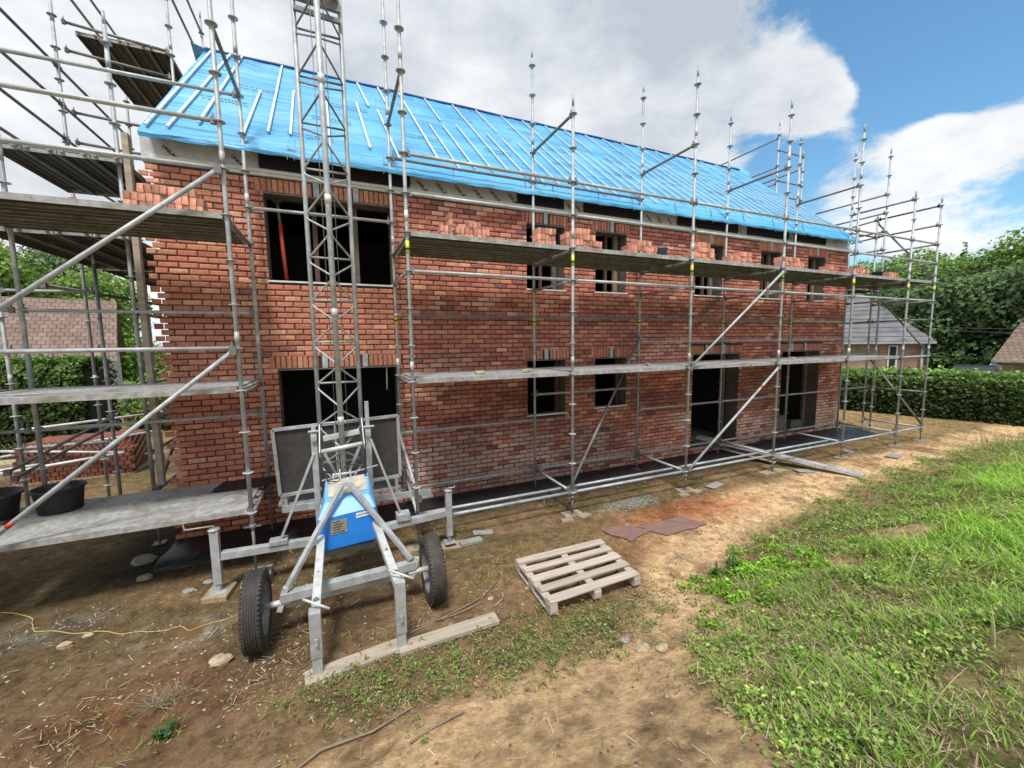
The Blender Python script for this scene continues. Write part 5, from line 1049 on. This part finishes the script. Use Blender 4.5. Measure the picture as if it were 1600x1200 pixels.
def tree(x, y, h, r, label, pal=pal_t, n=7000, size=.5, trunk=.25, nb=9, crown0=.25, cone=False, group=None):
    z = gz(x, y); e = empty('tree', (x, y, z), label, 'tree', group)
    q = MB(); pts = [V((x, y, z - .2)), V((x + .1 * r * random.uniform(-1, 1), y, z + h * .3)), V((x + .12 * r * random.uniform(-1, 1), y, z + h * .6)), V((x, y, z + h * .88))]; q.path(pts, [h * trunk * .09, h * trunk * .07, h * trunk * .045, h * trunk * .012], 9)
    for k in range(7):
        t = random.uniform(.3, .8); b = pts[1].lerp(pts[3], t * .8); a = random.uniform(0, 6.28); q.path([b, b + V((math.cos(a) * r * .35, math.sin(a) * r * .35, h * .07)), b + V((math.cos(a) * r * .7, math.sin(a) * r * .7, h * .16))], [h * trunk * .03, h * trunk * .018, h * trunk * .006], 6)
    q.build('trunk', M['bark'], e)
    bl = []
    if cone:
        for k in range(9): t = k / 8; bl.append((x + random.uniform(-.1, .1) * r, y, z + h * (crown0 + (1 - crown0) * t * .93), r * (1.05 - t) * .9 + .15, r * (1.05 - t) * .9 + .15, h * .10))
    else:
        for k in range(nb):
            a = random.uniform(0, 6.28); rr = r * random.uniform(.15, .62); t = random.uniform(0, 1); br = r * random.uniform(.35, .55)
            bl.append((x + math.cos(a) * rr * (1.1 - .6 * t), y + math.sin(a) * rr, z + h * (crown0 + .12 + (1 - crown0 - .25) * t), br, br, br * random.uniform(.6, .85)))
        bl.append((x, y, z + h * .86, r * .42, r * .42, h * .13))
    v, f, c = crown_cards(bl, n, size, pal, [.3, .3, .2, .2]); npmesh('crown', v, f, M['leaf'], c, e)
def at(px_az, dist): a = math.radians(px_az); return CAMP.x + math.sin(a) * dist, CAMP.y + math.cos(a) * dist
big = [(62.8, 70, 12.5, 6, 0, 'tall hazy green tree behind the stack of bricks at the far deck corner'), (64.6, 66, 12.4, 5.5, 0, 'tall green tree between the last scaffold posts'), (68.4, 64, 12.6, 5.5, 0, 'tall green tree just outside the last scaffold post'), (58.5, 62, 9.6, 4.5, 0, 'round mid green tree farthest left behind the scaffold top'), (61.5, 60, 10.2, 4.6, 0, 'second round tree behind the scaffold top'), (64.5, 56, 10.4, 4.8, 0, 'broad dark tree behind the grey roofed neighbour house'), (67.3, 58, 10.8, 4.8, 0, 'broad tree right above the neighbour roof corner'), (70.0, 54, 10.0, 4.6, 0, 'wide tree behind the overhead wires'), (72.6, 57, 10.8, 5.0, 0, 'tall tree above the parked car'), (75.2, 50, 11.2, 4.8, 1, 'brightest light green tree at the right picture edge'), (78.5, 52, 12.0, 5.5, 1, 'light green tree beyond the right picture edge'), (66, 48, 6.6, 4.4, 2, 'low dark bushy tree behind the neighbour house'), (69.6, 45, 6.8, 4.6, 2, 'low very dark tree right of the neighbour house'), (72.6, 46, 7.4, 5.0, 2, 'low dark tree just above the parked car'), (76.4, 44, 7.8, 5.0, 2, 'low dark tree at the right picture edge')]
pal_d = np.array([[.12, .19, .08], [.15, .235, .09], [.19, .29, .11], [.085, .14, .065]])
for (az, d, h, r, ty, lb) in big:
    x, y = at(az, d); tree(x, y, h, r, lb, [pal_t * 1.7, pal_l * 1.1, pal_d * 1.3][ty], 17000, .27, crown0=.05 if ty != 1 else .12, nb=13, group='trees beyond the hedge on the right')  # palettes brightened: aerial haze put into the leaf colours
x, y = at(71.2, 95); tree(x, y, 17, 4.5, 'distant conical tree rising above the other trees on the right', pal_t * 1.6, 9000, .4, cone=True, crown0=.2)
x, y = at(66.4, 98); tree(x, y, 16, 4.5, 'distant roundish tree showing between the right scaffold posts', pal_t * 1.6, 9000, .4)
for (az, d, h, r, lb) in ((-29.5, 38, 9.5, 4.8, 'bright green tree at the left edge behind the tiled roof'), (-25.5, 40, 7.6, 4.2, 'bright green tree behind the middle of the tiled roof'), (-21.8, 42, 8.6, 4.4, 'tree beside the left house corner'), (-33, 36, 10, 5, 'tree beyond the left picture edge')):
    x, y = at(az, d); tree(x, y, h, r, lb, pal_l * 1.1, 14000, .24, crown0=.12, group='trees behind the tiled roof on the left')
x, y = at(-24.5, 55); tree(x, y, 13, 6, 'dark open tree with sky showing through above the left roof', pal_d * 1.3, 9000, .26, crown0=.3, nb=14)
x, y = at(-29.5, 56); tree(x, y, 13.5, 6, 'dark open tree at the far left above the roof', pal_d * 1.3, 9000, .26, crown0=.3, nb=14)
def hedge(name, p, q_, hgt_, wd_2, label, n, size, pal, base):
    p = V(p); q_ = V(q_); L_ = (q_ - p).length; d = (q_ - p).normalized(); s_ = V((-d.y, d.x, 0)); e = empty(name, (p + q_) / 2, label, 'hedge')
    core = MB(); core.bar(p + V((0, 0, hgt_ * .46 + base)), q_ + V((0, 0, hgt_ * .46 + base)), wd_2 * 1.5, hgt_ * .88, up=(0, 0, 1)); core.build('shade_core', mat('hedge_shade', (.012, .02, .008), .9), e)  # inner box coloured near black for the shade between the leaves
    u = RNG.random(n) * L_; face = RNG.random(n); v = (RNG.random(n) - .5) * 2; w_ = RNG.random(n)
    topm = face < .34; bump = .16 * fbm(u, w_ * hgt_, .6)
    off = np.where(topm, v * wd_2, np.sign(v) * (wd_2 * .92 + bump + .10 * RNG.normal(size=n))); z = np.where(topm, hgt_ + bump * 1.4 - .1 + .07 * RNG.normal(size=n), w_ * hgt_)
    P = np.stack([p.x + d.x * u + s_.x * off, p.y + d.y * u + s_.y * off, base + p.z + z], 1)
    nr = RNG.normal(size=(n, 3)) * .6; nr[:, 0] += np.where(topm, 0, s_.x * np.sign(v)); nr[:, 1] += np.where(topm, 0, s_.y * np.sign(v)); nr[:, 2] += np.where(topm, 1, .5); nr /= np.linalg.norm(nr, axis=1)[:, None]
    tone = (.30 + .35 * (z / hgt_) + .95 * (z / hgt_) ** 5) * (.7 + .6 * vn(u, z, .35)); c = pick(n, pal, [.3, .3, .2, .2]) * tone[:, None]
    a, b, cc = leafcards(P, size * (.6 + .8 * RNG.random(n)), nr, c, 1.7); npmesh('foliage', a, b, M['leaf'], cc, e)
hedge('hedge', (-14.5, 12.6, -.6), (-7.75, 10.9, -.6), 2.75, .55, 'tall dark leafy hedge behind the left scaffold', 42000, .095, pal_t * .95, -.05)
hedge('hedge', (18.3, 6.0, -.4), (21.4, -4.5, -.4), 1.55, .8, 'trimmed laurel hedge along the right side of the yard', 48000, .10, pal_t * .95, -.05)
hedge('hedge', (17.6, 12, -.4), (18.2, 6.4, -.4), 1.5, .7, 'continuation of the laurel hedge seen through the right scaffold', 22000, .10, pal_t * .95, -.05)
# bright shrub under the left house corner
q = crown_cards([(-7.6, 14, .3, .9, .9, 1.1), (-6.9, 14.5, .1, .8, .8, .8)], 2500, .14, pal_l, [.3, .3, .2, .2]); e = empty('shrub', (-7.3, 14.2, -.6), 'light green shrub between the tall hedge and the left house corner', 'shrub'); npmesh('shrub_leaves', q[0], q[1], M['leaf'], q[2], e)
# ------------------------------------------------------------------ neighbour houses
def building(name, p0, p1, depth, zb, ze, zr, hip, label, wallm, roofm, wins=(), over=.35):
    p0 = V(p0); p1 = V(p1); d = (p1 - p0); L_ = d.length; d.normalize(); n = V((-d.y, d.x, 0)); 
    if n.dot(p0 - CAMP) < 0: n = -n
    e = empty(name, (p0 + p1) / 2 + V((0, 0, zb)), label, 'house')
    def P(u, v, z): c = p0 + d * u + n * v; return V((c.x, c.y, z))
    q = MB(); c = [(0, 0), (L_, 0), (L_, depth), (0, depth)]
    for i in range(4): a, b = c[i], c[(i + 1) % 4]; q.quad(P(*a, zb), P(*b, zb), P(*b, ze), P(*a, ze))
    if not hip:
        q.add([P(0, 0, ze), P(0, depth, ze), P(0, depth / 2, zr)], [(0, 1, 2)]); q.add([P(L_, 0, ze), P(L_, depth, ze), P(L_, depth / 2, zr)], [(0, 1, 2)])
    w_ = q.build('wall', wallm, e); 
    q = MB(); o = over; dz = (zr - ze) / (depth / 2) * o; hp = depth / 2 if hip else -o; th = .03
    A, B, Cc, D = P(-o, -o, ze - dz), P(L_ + o, -o, ze - dz), P(L_ + o, depth + o, ze - dz), P(-o, depth + o, ze - dz); R0, R1 = P(hp if hip else -o, depth / 2, zr), P(L_ - hp if hip else L_ + o, depth / 2, zr)
    for sh_ in (V((0, 0, th)),):
        q.quad(A + sh_, B + sh_, R1 + sh_, R0 + sh_); q.quad(Cc + sh_, D + sh_, R0 + sh_, R1 + sh_)
        if hip: q.add([D + sh_, A + sh_, R0 + sh_], [(0, 1, 2)]); q.add([B + sh_, Cc + sh_, R1 + sh_], [(0, 1, 2)])
    r_ = q.build('roof', roofm, e); 
    q = MB(); q.bar(A + V((0, 0, -.03)), B + V((0, 0, -.03)), .12, .12); q.build('gutter', M['galv'], e)
    q = MB(); q.tube(P(L_ - .1, -.1, ze - .1), P(L_ - .1, -.1, zb), .05, 8); q.build('downpipe', M['galv'], e)
    for (u, z0, z1, ww) in wins:
        q = MB(); q.bar(P(u - ww / 2, -.03, (z0 + z1) / 2), P(u + ww / 2, -.03, (z0 + z1) / 2), .06, z1 - z0, up=(0, 0, 1)); wn = q.build('window', M['white'], e)
        q = MB(); q.bar(P(u - ww / 2 + .07, -.07, (z0 + z1) / 2), P(u + ww / 2 - .07, -.07, (z0 + z1) / 2), .02, z1 - z0 - .14, up=(0, 0, 1)); q.build('pane', M['glass'], wn)
    bpy.context.view_layer.update()
    for ob in (w_, r_):
        ob.data.update(); uvbox(ob, 0)
    return e
building('neighbour_house', (20.8, 16.2, 0), (27.0, 5.0, 0), 7.5, -.6, 2.62, 6.3, True, 'neighbouring brick house with grey tiled hip roof seen through the right scaffold', M['far_brick'], M['tile_grey'], ((5.2, .6, 2.0, .4), (8.4, .6, 2.0, .38), (11.6, .5, 2.1, .38), (3, .6, 2, .4)))
building('tiled_house', (-20.5, 15.2, 0), (-10.4, 18.4, 0), 7, -1, 2.25, 4.9, False, 'low house with weathered reddish tiled roof behind the tall hedge', M['render_wall'], M['tile_red'], (), .3)
x, y = at(74.2, 38); x2, y2 = at(80, 37)
building('brick_cottage', (x, y, 0), (x2, y2, 0), 6, -1, 1.3, 3.4, False, 'small brown brick house at the right picture edge above the hedge', M['far_brick'], M['tile_red'], ())
# car
def car(x, y, rz, m, label):
    e = empty('parked_car', (x, y, gz(x, y)), label, 'car'); Rm = Matrix.Rotation(rz, 3, 'Z'); o = V((x, y, gz(x, y)))
    prof = [(-2.1, .35), (-2.1, .75), (-1.9, .92), (-1.3, .98), (-.75, 1.42), (.75, 1.46), (1.45, 1.0), (2.0, .9), (2.1, .6), (2.08, .3)]; q = MB(); vs = []
    for s_ in (-1, 1):
        for (a, b) in prof: vs.append(o + Rm @ V((a, s_ * (.85 if b < 1.1 else .68), b)))
    n = len(prof); q.add(vs, [tuple(range(n)), tuple(range(2 * n - 1, n - 1, -1))] + [(i, (i + 1) % n, n + (i + 1) % n, n + i) for i in range(n)]); q.build('body', m, e, bevel=.03)
    for s_ in (-1, 1):
        q = MB(); q.add([o + Rm @ V((a, s_ * c, b)) for a, b, c in ((-1.15, 1.02, .87), (-.68, 1.36, .72), (.68, 1.39, .72), (1.2, 1.02, .87))], [(0, 1, 2, 3)]); q.build('side_window', M['glass'], e)
        for a in (-1.3, 1.35): q = MB(); c = o + Rm @ V((a, s_ * .8, .32)); q.tube(c - Rm @ V((0, .11, 0)), c + Rm @ V((0, .11, 0)), .32, 20); q.build('wheel', M['rubber'], e)
x, y = at(72.6, 31); car(x, y, .25, M['car_paint'], 'dark parked car showing above the right hedge'); x, y = at(74.6, 42); car(x, y, .25, M['car_white'], 'white parked car behind the dark one above the right hedge')
for k, dz in enumerate((0, .16)):
    q = MB(); a = V((27.0, 4.6, 2.85 + dz)); b = V((34, -7, 3.0 + dz * 1.6)); q.path([a.lerp(b, t) + V((0, 0, -.35 * 4 * t * (1 - t))) for t in np.linspace(0, 1, 14)], .014, 6); tag(q.build('overhead_wire', M['blacktape']), ('lower' if not k else 'upper') + ' overhead wire running right from the neighbour house', 'wire')
# road strip and pavement beyond the hedge
q = MB(); q.quad((21, -14, -.33), (26.5, -14, -.33), (24, 8, -.33), (20, 8, -.33)); tag(q.build('driveway', M['concrete']), kind='structure')
